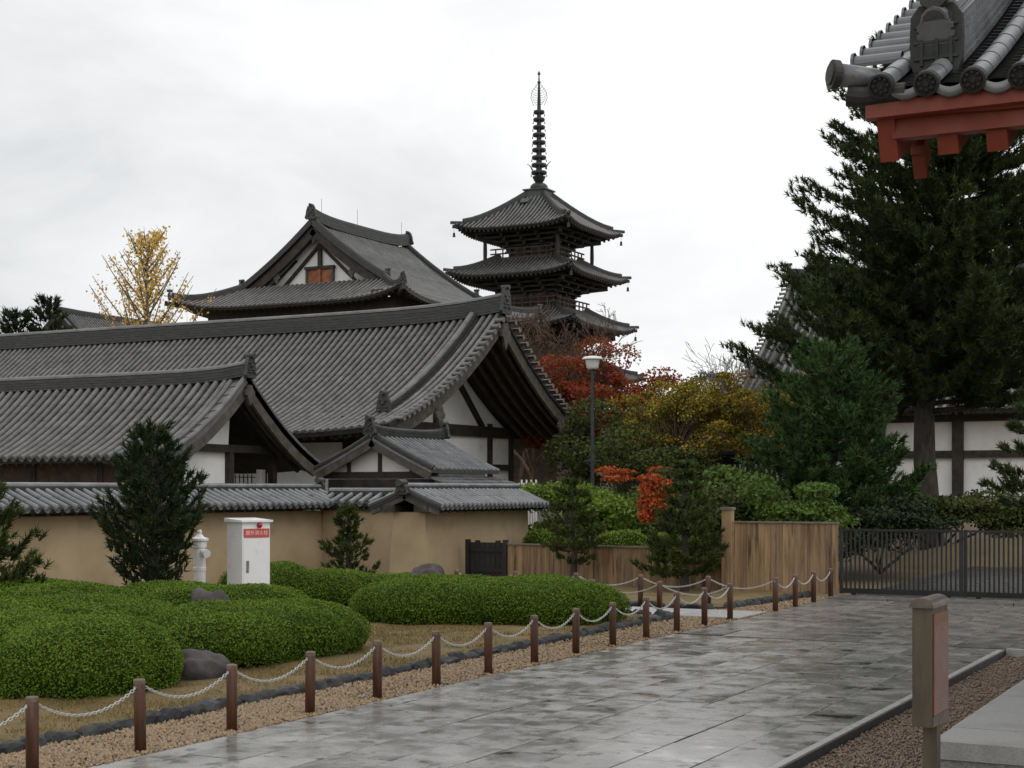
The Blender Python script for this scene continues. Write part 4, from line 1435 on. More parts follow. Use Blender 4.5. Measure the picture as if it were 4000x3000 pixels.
def red_gate():
    r = thing('vermilion_gate', (1, 17.5, .4), 'vermilion temple gate with grey tiled gable eave at the upper right corner', 'gate')
    x0, L, yr = -2.92, 9.0, 17.5
    S, H, zr = 6.5, 3.6, 8.74
    f = Slope((x0, yr, zr), X, -Y, L, S, H, .2, .07, 6)
    bk = Slope((x0, yr, zr), X, Y, L, S, H, .2, .07, 6)
    pitch, rad = .322, .082
    o = origin_of(r)
    # pan tiles, courses visible between the barrels
    for s_ in (f, bk):
        nn = int(L / (pitch / 4))
        mb = MB()
        nq = int(S / .11)
        step = .11
        for i in range(nn):
            a = i * pitch / 4
        cols = [i * pitch / 4 for i in range(nn + 1)]
        m_ = nq * 2
        for i, a in enumerate(cols):
            ph = ((a - .19 - pitch / 2) / pitch) % 1.0
            cup = -.035 * math.sin(math.pi * ph)
            for k in range(nq):
                mb.v.append(tuple(s_.P(a, S - (nq - k) * step, cup + .0)))
                mb.v.append(tuple(s_.P(a, S - (nq - k - 1) * step, cup + .022)))
        for i in range(nn):
            for k in range(m_ - 1):
                mb.f.append((i * m_ + k, i * m_ + k + 1, (i + 1) * m_ + k + 1, (i + 1) * m_ + k))
        mb.build('pan_tiles', 'tile_dark', r, kind='stuff')
        deck(s_, list(np.linspace(.12, L, 12)), lambda a: 0, S - .05, .6, .1).build('roof_boarding', 'red', r).location.z -= .12
    # barrel tiles: individual in view, runs beyond
    tl = .31
    nrow = int((L - .19) / pitch)
    for k in range(nrow):
        a = .19 + k * pitch
        if k < 7:
            nt = int(S / tl)
            for j in range(nt):
                q1 = S + .02 - j * tl; q0 = q1 - tl
                if k == 1 and q1 < S - .35: continue
                mb = MB()
                pa, pb = f.P(a, max(0, q0), .016), f.P(a, q1 + .03, .018)
                t = (pb - pa).normalized(); nv = X.cross(t)
                if nv.z < 0: nv = -nv
                half_ring(mb, pa, X, nv, rad * .965, 12); half_ring(mb, pb, X, nv, rad * 1.0, 12)
                for i in range(12): mb.f.append((i, i + 1, 14 + i, 13 + i))
                ob = mb.build('barrel_tile', 'tile_wet', r, smooth=True)
            d = eave_disc(f, a, S + .05, rad * .98, 20)
            p = f.P(a, S + .05, rad * .35)
            t = (f.P(a, S) - f.P(a, S - .1)).normalized(); nv = X.cross(t)
            if nv.z < 0: nv = -nv
            for i in range(8):                              # lotus petals in relief
                an = 2 * math.pi * i / 8
                c = p + t * .026 + (X * math.cos(an) + nv * math.sin(an)) * rad * .62
                d.tube([c, c + t * .014], [rad * .2, rad * .1], 6)
            d.build('eave_disc', 'tile_dark', r)
            # curved drip tile between two discs
            mb = MB()
            for i in range(9):
                aa = a + pitch * (.2 + .6 * i / 8)
                sag = -.035 * math.sin(math.pi * i / 8)
                p0 = f.P(aa, S + .03, .02) + Z * sag
                mb.v.append(tuple(p0)); mb.v.append(tuple(p0 - Z * .07 + Y * -.01))
                mb.v.append(tuple(p0 + Y * .05)); mb.v.append(tuple(p0 - Z * .07 + Y * .04))
            for i in range(8):
                b_ = i * 4
                mb.f += [(b_, b_ + 1, b_ + 5, b_ + 4), (b_ + 2, b_, b_ + 4, b_ + 6), (b_ + 1, b_ + 3, b_ + 7, b_ + 5)]
            mb.build('drip_tile', 'tile_wet', r, smooth=True)
        else:
            mb = barrel_row(f, a, 0, S + .03, rad, tl, 6)
            d = eave_disc(f, a, S + .04, rad); mb.add(d.v, d.f)
            mb.build('barrel_tile_row', 'tile_wet', r)
        mb = barrel_row(bk, a, 0, S + .03, rad, tl, 5); mb.build('barrel_tile_row', 'tile_wet', r)
    verge_tiles(r, f, .0, -1, .2, S - .25, .275, .075, .36, 'tile_wet', 8, zoff=.05)
    verge_tiles(r, bk, .0, -1, .2, S - .1, .275, .075, .36, 'tile_wet', 6, zoff=.05)
    # corner barrel pointing outwards with its disc
    c = f.P(.12, S - .12, .04)
    dirn = Vector((-.8, -.6, .06)).normalized()
    mb = MB().tube([c, c + dirn * .16, c + dirn * .31], [.075, .08, .085], 20)
    ct_ = mb.build('corner_tile', 'tile_wet', r, smooth=True)
    mb = MB().tube([c + dirn * .305, c + dirn * .355], [.105, .105], 20)
    mb.tube([c + dirn * .35, c + dirn * .37], [.08, .075], 18)
    mb.build('corner_disc', 'tile_dark', ct_)
    e2 = f.P(.05, S, -.06)
    MB().tube([e2 + X * .3, e2 - X * .0, e2 - X * .12 - Y * .02 + Z * .02], [.07, .075, .08], 12).build('corner_lower_tile', 'tile_dark', r)
    # descending ridge in layers with ogre tile
    a = .47
    pts = slope_line(f, a, .1, S - .52, 12)
    ridge(r, pts, X, .15, .44, 6, .085, 'descending_ridge', 'tile_wet')
    ridge_cap(r, pts, X, .36, .1, 'tile_wet')
    e1 = f.P(a, S - .52)
    ob_ = [(-.42, -.12), (.42, -.12), (.5, .1), (.52, .5), (.5, .85), (.34, 1.02), (-.34, 1.02), (-.5, .85), (-.52, .5), (-.5, .1)]
    mb = MB().prism([e1 + X * x_ * .37 + Z * z_ * .46 for x_, z_ in ob_], (0, -.08, 0))
    for z_ in (.14, .4, .66):
        mb.box(e1.x - .16, e1.x + .16, e1.y - .095, e1.y - .075, e1.z + z_ * .46, e1.z + z_ * .46 + .022)
    for x_ in (-.28, .02, .3):
        mb.box(e1.x + x_ * .37 - .012, e1.x + x_ * .37 + .012, e1.y - .1, e1.y - .075, e1.z + .02, e1.z + .40)
    mb.build('ogre_tile', 'tile_dark', r)
    MB().tube([e1 + Z * .52 + Y * .3, e1 + Z * .52 - Y * .14], [.1, .1], 18).build('ogre_crown_tile', 'tile_wet', r, smooth=False)
    MB().tube([e1 + Z * .52 - Y * .13, e1 + Z * .52 - Y * .165], [.115, .105], 18).build('ogre_crown_disc', 'tile_dark', r, smooth=False)
    rp = [f.P(x, 0) for x in np.linspace(0, L, 9)]
    ridge(r, rp, Y, .2, .6, 5, .1, m_='tile_wet')
    ogre_tile(r, rp[0], -X, .5, .7)
    # vermilion timber: fascia boards, bargeboard, rafters, purlins, columns
    for s_ in (f, bk):
        v = s_.V
        def along(q, zoff, w, h, name, xa=.1, xb=L):
            p, q_ = s_.P(xa, q) + Z * zoff, s_.P(xb, q) + Z * zoff
            p.z = q_.z = s_.P(L / 2, q).z + zoff
            MB().beam(p, q_, w, h).build(name, 'red', r)
        along(S - .06, -.125, .12, .11, 'eave_board', .06)
        along(S - .20, -.285, .12, .185, 'eave_beam', .22)
        along(S - .55, -.16, .5, .03, 'soffit_board', .22)
        along(S - 3.2, -.52, .22, .26, 'purlin', .3)
        along(.02, -.42, .22, .3, 'ridge_purlin', .3)
        for k in range(22):
            aa = .60 + k * .345
            p, q_ = s_.P(aa, S - .22), s_.P(aa, S - 3.0)
            MB().beam(p - Z * .475, q_ - Z * .42, .145, .155).build('rafter', 'red', r)
        pts = [s_.P(.18, S * k / 10 * .995 - .02) - Z * .13 for k in range(11)]
        MB().sweep(pts, X, [(-.065, -.42), (.065, -.42), (.065, .04), (-.065, .04)]).build('bargeboard', 'red', r)
        pendant(r, s_.P(.26, S - 1.1) - Z * .62, -X, .26, .34, 'red')
    for x_ in (-.9, 2.2, 5.0):
        for y_ in (14.2, 20.8):
            cl_ = MB().lathe([(.2, 0), (.19, 2.2), (.17, 5.22)], 16, (x_, y_, .4)).build('column', 'red', r, smooth=True)
            MB().lathe([(.34, 0), (.3, .08), (.26, .1)], 16, (x_, y_, .36)).build('column_base', 'granite', cl_)
    for y_ in (14.2, 20.8):
        MB().box(-1.2, 5.3, y_ - .1, y_ + .1, 5.1, 5.4).build('tie_beam', 'red', r)
        MB().box(-1.3, 5.4, y_ - .13, y_ + .13, 5.6, 5.9).build('wall_plate', 'red', r)
    for x_ in (-.9, 2.2, 5.0):
        MB().box(x_ - .1, x_ + .1, 13.9, 21.1, 5.15, 5.45).build('cross_beam', 'red', r)
        MB().box(x_ - .1, x_ + .1, 17.4, 17.6, 5.45, 8.3).build('ridge_post', 'red', r)
red_gate()

# ================================================================== fences and gates
def board_fence(name, label, x0, x1, y, h, w, mname='board', sl=0.0, cap='board_cap'):
    r = thing(name, ((x0 + x1) / 2, y, 0), label, 'fence')
    n = max(1, int(round((x1 - x0) / w)))
    ww = (x1 - x0) / n
    rng = random.Random(int(x0 * 10))
    o = origin_of(r)
    ms = []
    for k in range(5):
        b = MB(); t = .018
        a = ww / 2 - .003
        zt = h
        b.add([(-a, 0, .02), (a, 0, .02), (a, t, .02), (-a, t, .02), (-a, 0, zt), (a, 0, zt), (a, t, zt), (-a, t, zt)],
              [(0, 3, 2, 1), (4, 5, 6, 7), (0, 1, 5, 4), (1, 2, 6, 5), (2, 3, 7, 6), (3, 0, 4, 7)])
        ms.append(b.mesh('plank', mname))
    for k in range(n):
        x = x0 + ww * (k + .5)
        inst('plank', rng.choice(ms), r, (x - o.x, sl * (x - x0) + rng.uniform(-.006, .006), rng.uniform(-.006, .004)))
    for z_ in (.2, h - .22):
        MB().beam((x0, y + .05, z_), (x1, y + .05 + sl * (x1 - x0), z_), .05, .07).build('rail', mname, r)
    if cap:
        MB().beam((x0 - .01, y + .012, h + .022), (x1 + .01, y + .012 + sl * (x1 - x0), h + .022), .1, .035).build('cap_rail', cap, r)
    return r
board_fence('plank_fence', 'low streaked brown plank fence between the black door and the tall post', -17.55, -11.72, 33.35, .93, .135, sl=-.12)
board_fence('plank_fence', 'taller streaked plank fence panel beside the slatted gate', -11.42, -9.06, 32.58, 1.55, .135)
pf = thing('fence_post', (-11.58, 32.6, 0), 'tall square weathered post with flat cap between the two plank fences', 'post')
MB().box(-11.69, -11.47, 32.49, 32.71, -.05, 1.84).build('shaft', 'board', pf)
MB().box(-11.72, -11.44, 32.46, 32.74, 1.84, 1.9).build('cap', 'board_cap', pf)
bd = thing('black_door', (-18.1, 33.4, 0), 'small black plank door at the end of the low plank fence', 'door')
for k in range(7):
    x = -18.62 + k * .143
    MB().box(x, x + .133, 33.36, 33.39, .04, .98 + (.05 if k in (1, 5) else 0)).build('plank', 'black_board', bd)
for z_ in (.25, .75):
    MB().box(-18.6, -17.66, 33.33, 33.355, z_, z_ + .08).build('batten', 'black_board', bd)
for x in (-18.68, -17.62):
    MB().box(x - .05, x + .05, 33.3, 33.42, -.05, 1.05).build('post', 'black_board', bd)

def slat_gate(label, x0, x1):
    y = 32.55
    r = thing('gate_leaf', ((x0 + x1) / 2, y, 0), label, 'gate', 'leaves of the slatted gate')
    n = int((x1 - x0) / .093)
    me = MB().box(-.019, .019, -.012, .012, .16, 1.40).mesh('slat', 'gate_metal')
    for k in range(n):
        inst('slat', me, r, (x0 + (x1 - x0) * (k + .5) / n - (x0 + x1) / 2, 0, 0))
    MB().box(x0, x1, y - .03, y + .03, 1.40, 1.45).build('top_rail', 'gate_metal', r)
    MB().box(x0, x1, y - .032, y + .032, .06, .17).build('bottom_rail', 'gate_metal', r)
    for x in (x0, x1 - .07):
        MB().box(x, x + .07, y - .034, y + .034, .05, 1.452).build('stile', 'gate_metal', r)
    for x in (x0 + .3, x1 - .3):
        w = MB().tube([(x, y - .015, .05), (x, y + .015, .05)], .05, 12); w.build('wheel', 'gate_metal', r)
slat_gate('left leaf of the dark slatted gate, next to the plank fence', -9.02, -6.42)
slat_gate('right leaf of the dark slatted gate, cut off by the frame edge', -6.40, -3.75)
MB().box(-9.05, 1, 32.45, 32.65, -.1, .012).build('gate_track', 'gate_metal', kind='structure')

# ================================================================== bollards and chains
def bollard_meshes():
    shaft = MB().lathe([(.052, -.1), (.052, .628), (.046, .638)], 14).mesh('shaft', 'bollard')
    for p in shaft.polygons: p.use_smooth = len(p.vertices) == 4
    cap = MB().lathe([(.0525, .615), (.053, .644), (.047, .654), (.03, .657)], 14).mesh('cap', 'bollard_top')
    eye = MB()
    for s_ in (-1, 1):
        ring = [(0, s_ * (.062 + .012 * math.cos(t)), .58 + .014 * math.sin(t)) for t in np.linspace(0, 6.28, 9)]
        eye.tube(ring, .004, 5, False)
    eye = eye.mesh('eye_bolt', 'chain')
    return shaft, cap, eye
BS, BC, BE = bollard_meshes()
def bollard(x, y, label, rot=0.0):
    rng = random.Random(int(x * 100 + y * 10))
    r = thing('bollard', (x, y, -.02), label, 'bollard', 'wooden bollards with chains')
    r.rotation_euler = (rng.uniform(-.012, .012), rng.uniform(-.012, .012), rot)
    inst('shaft', BS, r); inst('cap', BC, r); inst('eye_bolt', BE, r)
    return r

def chain_mesh(p, q, sag):
    """chain of interlocked oval links hanging from p to q."""
    p, q = np.array(p, float), np.array(q, float)
    n = 60
    ts = np.linspace(0, 1, n + 1)
    C = p[None] + (q - p)[None] * ts[:, None]
    C[:, 2] -= sag * 4 * ts * (1 - ts)
    seg = np.linalg.norm(np.diff(C, axis=0), axis=1); s = np.r_[0, np.cumsum(seg)]
    pitch = .034
    m_ = int(s[-1] / pitch)
    Vs, Fs = [], []
    nr, nt = 10, 4
    for k in range(m_):
        d = (k + .5) / m_ * s[-1]
        c = np.array([np.interp(d, s, C[:, i]) for i in range(3)])
        c2 = np.array([np.interp(min(d + .01, s[-1]), s, C[:, i]) for i in range(3)])
        c1 = np.array([np.interp(max(d - .01, 0), s, C[:, i]) for i in range(3)])
        t = (c2 - c1) / np.linalg.norm(c2 - c1)
        a = np.cross(t, [0, 0, 1]); a /= np.linalg.norm(a); b = np.cross(a, t)
        an = math.pi / 4 + (math.pi / 2) * (k % 2)
        u = a * math.cos(an) + b * math.sin(an); w = np.cross(t, u)
        base = len(Vs)
        for i in range(nr):
            th = 2 * math.pi * i / nr
            o = t * math.cos(th) * .023 + u * math.sin(th) * .0125
            od = t * math.cos(th) + u * math.sin(th)
            for j in range(nt):
                ph = 2 * math.pi * j / nt
                Vs.append(c + o + (od * math.cos(ph) + w * math.sin(ph)) * .0048)
        for i in range(nr):
            for j in range(nt):
                i2, j2 = (i + 1) % nr, (j + 1) % nt
                Fs.append((base + i * nt + j, base + i2 * nt + j, base + i2 * nt + j2, base + i * nt + j2))
    return np.array(Vs), np.array(Fs)

def hang_chain(a, b, label, sag=.15):
    a, b = Vector(a), Vector(b)
    d = (b - a).normalized() * .062
    p, q = a + d + Z * .56, b - d + Z * .56
    mid = (p + q) / 2
    Vs, Fs = chain_mesh(p - mid, q - mid, sag)
    me = np_mesh('chain', Vs, Fs)
    me.materials.append(M['chain'])
    o = bpy.data.objects.new('chain', me); o.location = mid
    finish(o, None, None, label, 'chain', 'chains between the bollards')
    return o

main_pos = [(-9.1, 9.09 + 1.28 * i) for i in range(14)]
bollard(-9.1, 7.81, 'brown wooden bollard just outside the left frame edge holding the first chain')
for i, (x, y) in enumerate(main_pos):
    lab = 'brown wooden bollard beside the avenue, %s from the left in the front row' % ORD[i]
    bollard(x, y, lab)
shared = None
prev = (-9.1, 7.81)
for i, (x, y) in enumerate(main_pos):
    lab = 'grey chain hanging just left of the %s bollard from the left in the front row' % ORD[i]
    if shared is None:
        o = hang_chain((*prev, 0), (x, y, 0), lab); shared = o
    else:
        o = shared.copy(); COL.objects.link(o)
        o.location = (x, (prev[1] + y) / 2, shared.location.z); o['label'] = lab
    prev = (x, y)
gate_pos = [(-8.95, 27.85), (-8.95, 29.1), (-8.95, 30.35), (-8.95, 31.6)]
for i, (x, y) in enumerate(gate_pos):
    bollard(x, y, 'brown bollard by the tall plank fence, %s from the side path towards the gate' % ORD[i])
for i in range(3):
    hang_chain((*gate_pos[i], 0), (*gate_pos[i + 1], 0), 'grey chain in front of the tall plank fence, %s beyond the side path' % ORD[i])
far_pos = [(-10.25, 27.75), (-11.6, 27.6), (-12.95, 27.55), (-14.3, 27.5), (-15.65, 27.45)]
for i, (x, y) in enumerate(far_pos):
    bollard(x, y, 'brown bollard on the far edge of the side path, %s from the avenue' % ORD[i], math.pi / 2)
pv = gate_pos[0]
for i, q in enumerate(far_pos):
    hang_chain((*pv, 0), (*q, 0), 'grey chain along the far edge of the side path, %s from the avenue' % ORD[i]); pv = q
near_pos = [(-10.42, 25.68), (-11.75, 25.66), (-13.05, 25.66)]
for i, (x, y) in enumerate(near_pos):
    bollard(x, y, 'brown bollard on the near edge of the side path, %s from the avenue' % ORD[i], math.pi / 2)
pv = main_pos[-1]
for i, q in enumerate(near_pos):
    hang_chain((*pv, 0), (*q, 0), 'grey chain along the near edge of the side path, %s from the avenue' % ORD[i]); pv = q

# ================================================================== notice board, cabinet, hydrant, lamp
def notice_board():
    xc, y0, y1 = -2.43, 10.9, 11.40
    r = thing('notice_board', (xc, (y0 + y1) / 2, 0), 'wooden notice board box with half-round cap on a post at lower right', 'sign')
    MB().box(xc - .07, xc + .07, y0, y1, .62, 1.46).build('case', 'sign_wood', r)
    MB().box(xc + .0705, xc + .082, y0 + .015, y1 - .015, .70, 1.42).build('notice_panel', 'sign_face', r)
    MB().box(xc + .072, xc + .08, y0 + .0, y1 - .0, .622, .695).build('lower_trim', 'sign_cap', r)
    pts = [Vector((xc + 0.088 * math.cos(t), y0 - .03, 1.462 + .07 * math.sin(t))) for t in np.linspace(0, math.pi, 11)]
    MB().prism(pts, (0, y1 - y0 + .06, 0)).build('cap', 'sign_cap', r)
    MB().box(xc - .045, xc + .055, y0 + .22, y0 + .34, -.1, .62).build('post', 'sign_wood', r)
notice_board()

def cabinet():
    r = thing('hydrant_cabinet', (-17.35, 22.7, 0), 'white metal fire-hydrant cabinet with red plate and red lamp behind the hedge', 'cabinet')
    r.rotation_euler = (0, 0, R(66))
    w, d, h = .285, .29, 1.70
    def b(name, m_, *a, par=r):
        ob = MB().box(*a).mesh(name, m_)
        return inst(name, ob, par)
    b('body', 'white_paint', -w, w, -d, d, .12, h)
    b('plinth', 'granite', -w - .05, w + .05, -d - .05, d + .05, -.05, .12)
    mb = MB().prism([Vector((-w - .04, -d - .05, h)), Vector((-w - .04, d + .04, h)), Vector((-w - .04, d + .04, h + .07)), Vector((-w - .04, -d - .05, h + .035))], (2 * w + .08, 0, 0))
    inst('roof', mb.mesh('roof', 'white_paint'), r)
    door = b('door', 'white_paint', -w + .02, w - .02, -d - .012, -d - .0, .18, h - .3)
    b('handle', 'grey_metal', -w + .08, -w + .12, -d - .04, -d - .012, .84, 1.0, par=door)
    b('lock', 'grey_metal', -w + .075, -w + .125, -d - .022, -d - .0125, .78, .83, par=door)
    b('name_plate', 'sign_red', -w + .03, w - .02, -d - .016, -d - .001, h - .28, h - .12)
    for k in (-.12, .14):
        for j in range(3):
            b('vent', 'grey_metal', k - .06, k + .06, -d - .02, -d - .0125, .26 + j * .035, .275 + j * .035, par=door)
    lens = MB().tube([(.06, -d - .0, h - .06), (.06, -d - .05, h - .06), (.06, -d - .08, h - .06)], [.05, .045, .015], 12)
    inst('alarm_lamp', lens.mesh('alarm_lamp', 'lamp_red', smooth=True), r)
    cu = bpy.data.curves.new('lettering', 'FONT')
    cu.body = '\u5c4b\u5916\u6d88\u706b\u6813'
    cu.size = .092; cu.align_x = 'CENTER'; cu.align_y = 'CENTER'; cu.extrude = .001
    tmp = bpy.data.objects.new('tmp_lettering', cu)
    COL.objects.link(tmp)
    dg = bpy.context.evaluated_depsgraph_get()
    me = bpy.data.meshes.new_from_object(tmp.evaluated_get(dg))
    bpy.data.objects.remove(tmp)
    me.materials.clear(); me.materials.append(M['text_white'])
    inst('lettering', me, r, (.005, -d - .0185, h - .2), (R(90), 0, 0))
cabinet()

def hydrant():
    x, y = -18.65, 22.9
    r = thing('fire_hydrant', (x, y, 0), 'white standpipe fire hydrant with side nozzle between conifer and cabinet', 'hydrant')
    MB().lathe([(.16, -.05), (.16, .1), (.115, .12), (.115, .75), (.125, .76), (.125, .82), (.115, .83), (.115, 1.18), (.135, 1.2), (.14, 1.3), (.1, 1.32)], 18, (x, y, 0)).build('barrel', 'white_paint', r, smooth=False)
    bn = MB().lathe([(.11, 0), (.17, .02), (.17, .06), (.09, .085), (.05, .13), (.03, .15)], 18, (x, y, 1.31)).build('bonnet', 'white_paint', r)
    MB().lathe([(.02, 0), (.045, .03), (.045, .06), (.02, .09)], 10, (x, y, 1.45)).build('spindle', 'white_paint', bn)
    d = Vector((.85, -.3, -.12)).normalized()
    c = Vector((x, y, 1.12))
    nz = MB().tube([c, c + d * .2], [.06, .06], 12).build('nozzle', 'white_paint', r)
    MB().tube([c + d * .18, c + d * .27], [.08, .08], 12).build('nozzle_cap', 'white_paint', nz)
hydrant()

def lamp():
    x, y = -18.3, 40.0
    r = thing('street_lamp', (x, y, 0), 'dark lamp post with white dish lamp head in front of the red maple', 'street lamp')
    MB().tube([(x, y, -.1), (x, y, .8), (x, y, 5.75)], [.09, .065, .05], 10).build('pole', 'bronze', r)
    hd = MB().lathe([(.13, 0), (.17, .05), (.2, .22), (.21, .28)], 18, (x, y, 5.75)).build('lamp_body', 'lamp_white', r, smooth=True)
    MB().lathe([(.31, 0), (.3, .03), (.24, .075), (.12, .1), (.03, .105)], 20, (x, y, 6.03)).build('lamp_hood', 'lamp_white', hd, smooth=True)
    MB().box(x - .25, x + .25, y - .02, y + .02, 3.1, 3.14).build('cross_arm', 'bronze', r)
lamp()

# ================================================================== garden rocks
def rock(label, x, y, z, sx, sy, sz, seed, rot=0):
    me = rock_mesh('garden_rock', sx, sy, sz, seed, 'rock', .3, 4)
    o = bpy.data.objects.new('garden_rock', me)
    o.location = (x, y, z); o.rotation_euler = (0, 0, rot)
    finish(o, None, None, label, 'rock', 'garden rocks')
rock('grey-brown rock poking out of the hollow in the big clipped hedge', -14.05, 17.5, .38, .33, .33, .50, 3, .4)
rock('flat-topped grey rock at the foot of the front left hedge mound', -11.78, 14.4, .07, .40, .32, .29, 5, 1.2)
rock('dark rounded rock behind the long clipped hedge below the wall end', -15.0, 25.15, .36, .31, .31, .50, 8, .2)

# ================================================================== foliage
def unit(a): return a / np.maximum(1e-9, np.linalg.norm(a, axis=-1, keepdims=True))

def leaf_np(P, N, size, rng, flat=.6, aspect=.34):
    """one diamond leaf per point."""
    n = len(P)
    nr = unit(N * flat + rng.normal(0, .6, (n, 3)))
    t = unit(np.cross(nr, rng.normal(0, 1, (n, 3))))
    b = np.cross(nr, t)
    s = (size * rng.uniform(.65, 1.25, n))[:, None]
    V = np.stack([P - b * s * .5, P + t * s * aspect, P + b * s * .5, P - t * s * aspect], 1)
    return V.reshape(-1, 3), np.arange(n * 4).reshape(-1, 4)

def tuft_np(C, A, L, rng, k=12, w=.012, spread=.75):
    """bundles of needles: k thin triangles round each axis."""
    n = len(C)
    A = unit(A)
    C = np.repeat(C, k, 0); A = np.repeat(A, k, 0); Lr = np.repeat(L, k) if hasattr(L, '__len__') else np.full(n * k, L)
    d = unit(A + rng.normal(0, spread, (n * k, 3)) * .62)
    sd = unit(np.cross(d, rng.normal(0, 1, (n * k, 3))))
    ln = (Lr * rng.uniform(.6, 1.1, n * k))[:, None]
    st = C + A * (ln * rng.uniform(-.5, .35, (n * k, 1)))
    V = np.stack([st - sd * w, st + sd * w, st + d * ln], 1)
    return V.reshape(-1, 3), np.arange(n * k * 3).reshape(-1, 3)

def blob_pts(c, r, n, rng, shell=.55, top=.3):
    d = unit(rng.normal(0, 1, (n, 3)))
    d[:, 2] = np.where(rng.uniform(0, 1, n) < top, np.abs(d[:, 2]), d[:, 2])
    q = rng.uniform(shell, 1.0, (n, 1)) ** .7
    return np.array(c) + d * q * np.array(r), d

def limb(mb, p, q, r0, r1, rng, wob=.08, n=5, sides=6):
    p, q = np.array(p, float), np.array(q, float)
    L = np.linalg.norm(q - p)
    pts, rads = [], []
    off = np.zeros(3)
    for i in range(n + 1):
        t = i / n
        if 0 < i < n: off = off * .6 + rng.normal(0, wob * L / n, 3)
        else: off = off * 0 if i == 0 else off * .0
        pts.append(p + (q - p) * t + off); rads.append(r0 + (r1 - r0) * t)
    mb.tube(pts, rads, sides)
    return pts

# ---------------------------------------------------------------- broadleaf tree
def leafy_tree(name, label, base, h_trunk, crown, n_clump, n_leaf, leaf, m_leaf, m_bark='bark', seed=1, tr=.12, cr=(.28, .45), multi=1, extra=None, cat='tree',
               gap=0.0, flat=.7):
    """crown = (cx, cy, cz, rx, ry, rz) in world space."""
    rng = np.random.default_rng(seed)
    r = thing(name, base, label, cat)
    cx, cy, cz, rx, ry, rz = crown
    mb = MB()
    tops = []
    for k in range(multi):
        q = np.array([cx + rng.normal(0, rx * .15 * (multi > 1)) , cy, cz - rz * .35])
        if multi > 1:
            an = 6.28 * k / multi + rng.uniform(0, .6)
            q[0] = cx + math.cos(an) * rx * .45; q[1] = cy + math.sin(an) * ry * .45
        limb(mb, base, q, tr, tr * .5, rng, .12, 6, 8); tops.append(q)
    Vs, Fs, nv = [], [], 0
    cl = []
    for k in range(n_clump):
        d = unit(rng.normal(0, 1, 3))
        if d[2] < -.55: d[2] *= -.5
        q = rng.uniform(.4, 1.0)
        c = np.array([cx, cy, cz]) + d * q * np.array([rx, ry, rz])
        s = rng.uniform(cr[0], cr[1])
        cl.append((c, np.array([rx, rx, rz * .75]) * s * rng.uniform(.8, 1.2, 3)))
    if extra: cl += [(np.array(c), np.array(s_)) for c, s_ in extra]
    for c, s_ in cl:
        t = min(tops, key=lambda a: np.linalg.norm(a - c))
        limb(mb, t + rng.normal(0, .05, 3), c, tr * .3, tr * .07, rng, .15, 4, 5)
        for j in range(3):
            limb(mb, c - (c - t) * .3, c + unit(rng.normal(0, 1, 3)) * s_ * .8, tr * .1, tr * .03, rng, .15, 3, 4)
        P, N = blob_pts(c, s_, int(n_leaf / len(cl)), rng, .35, .45)
        if gap:
            keep = rng.uniform(0, 1, len(P)) > gap; P, N = P[keep], N[keep]
        N = N + np.array([0, 0, .7])
        V, F = leaf_np(P, unit(N), leaf, rng, flat)
        Vs.append(V); Fs.append(F + nv); nv += len(V)
    mb.build('trunk', m_bark, r, smooth=True)
    np_obj('crown', np.concatenate(Vs), np.concatenate(Fs), m_leaf, r)
    return r

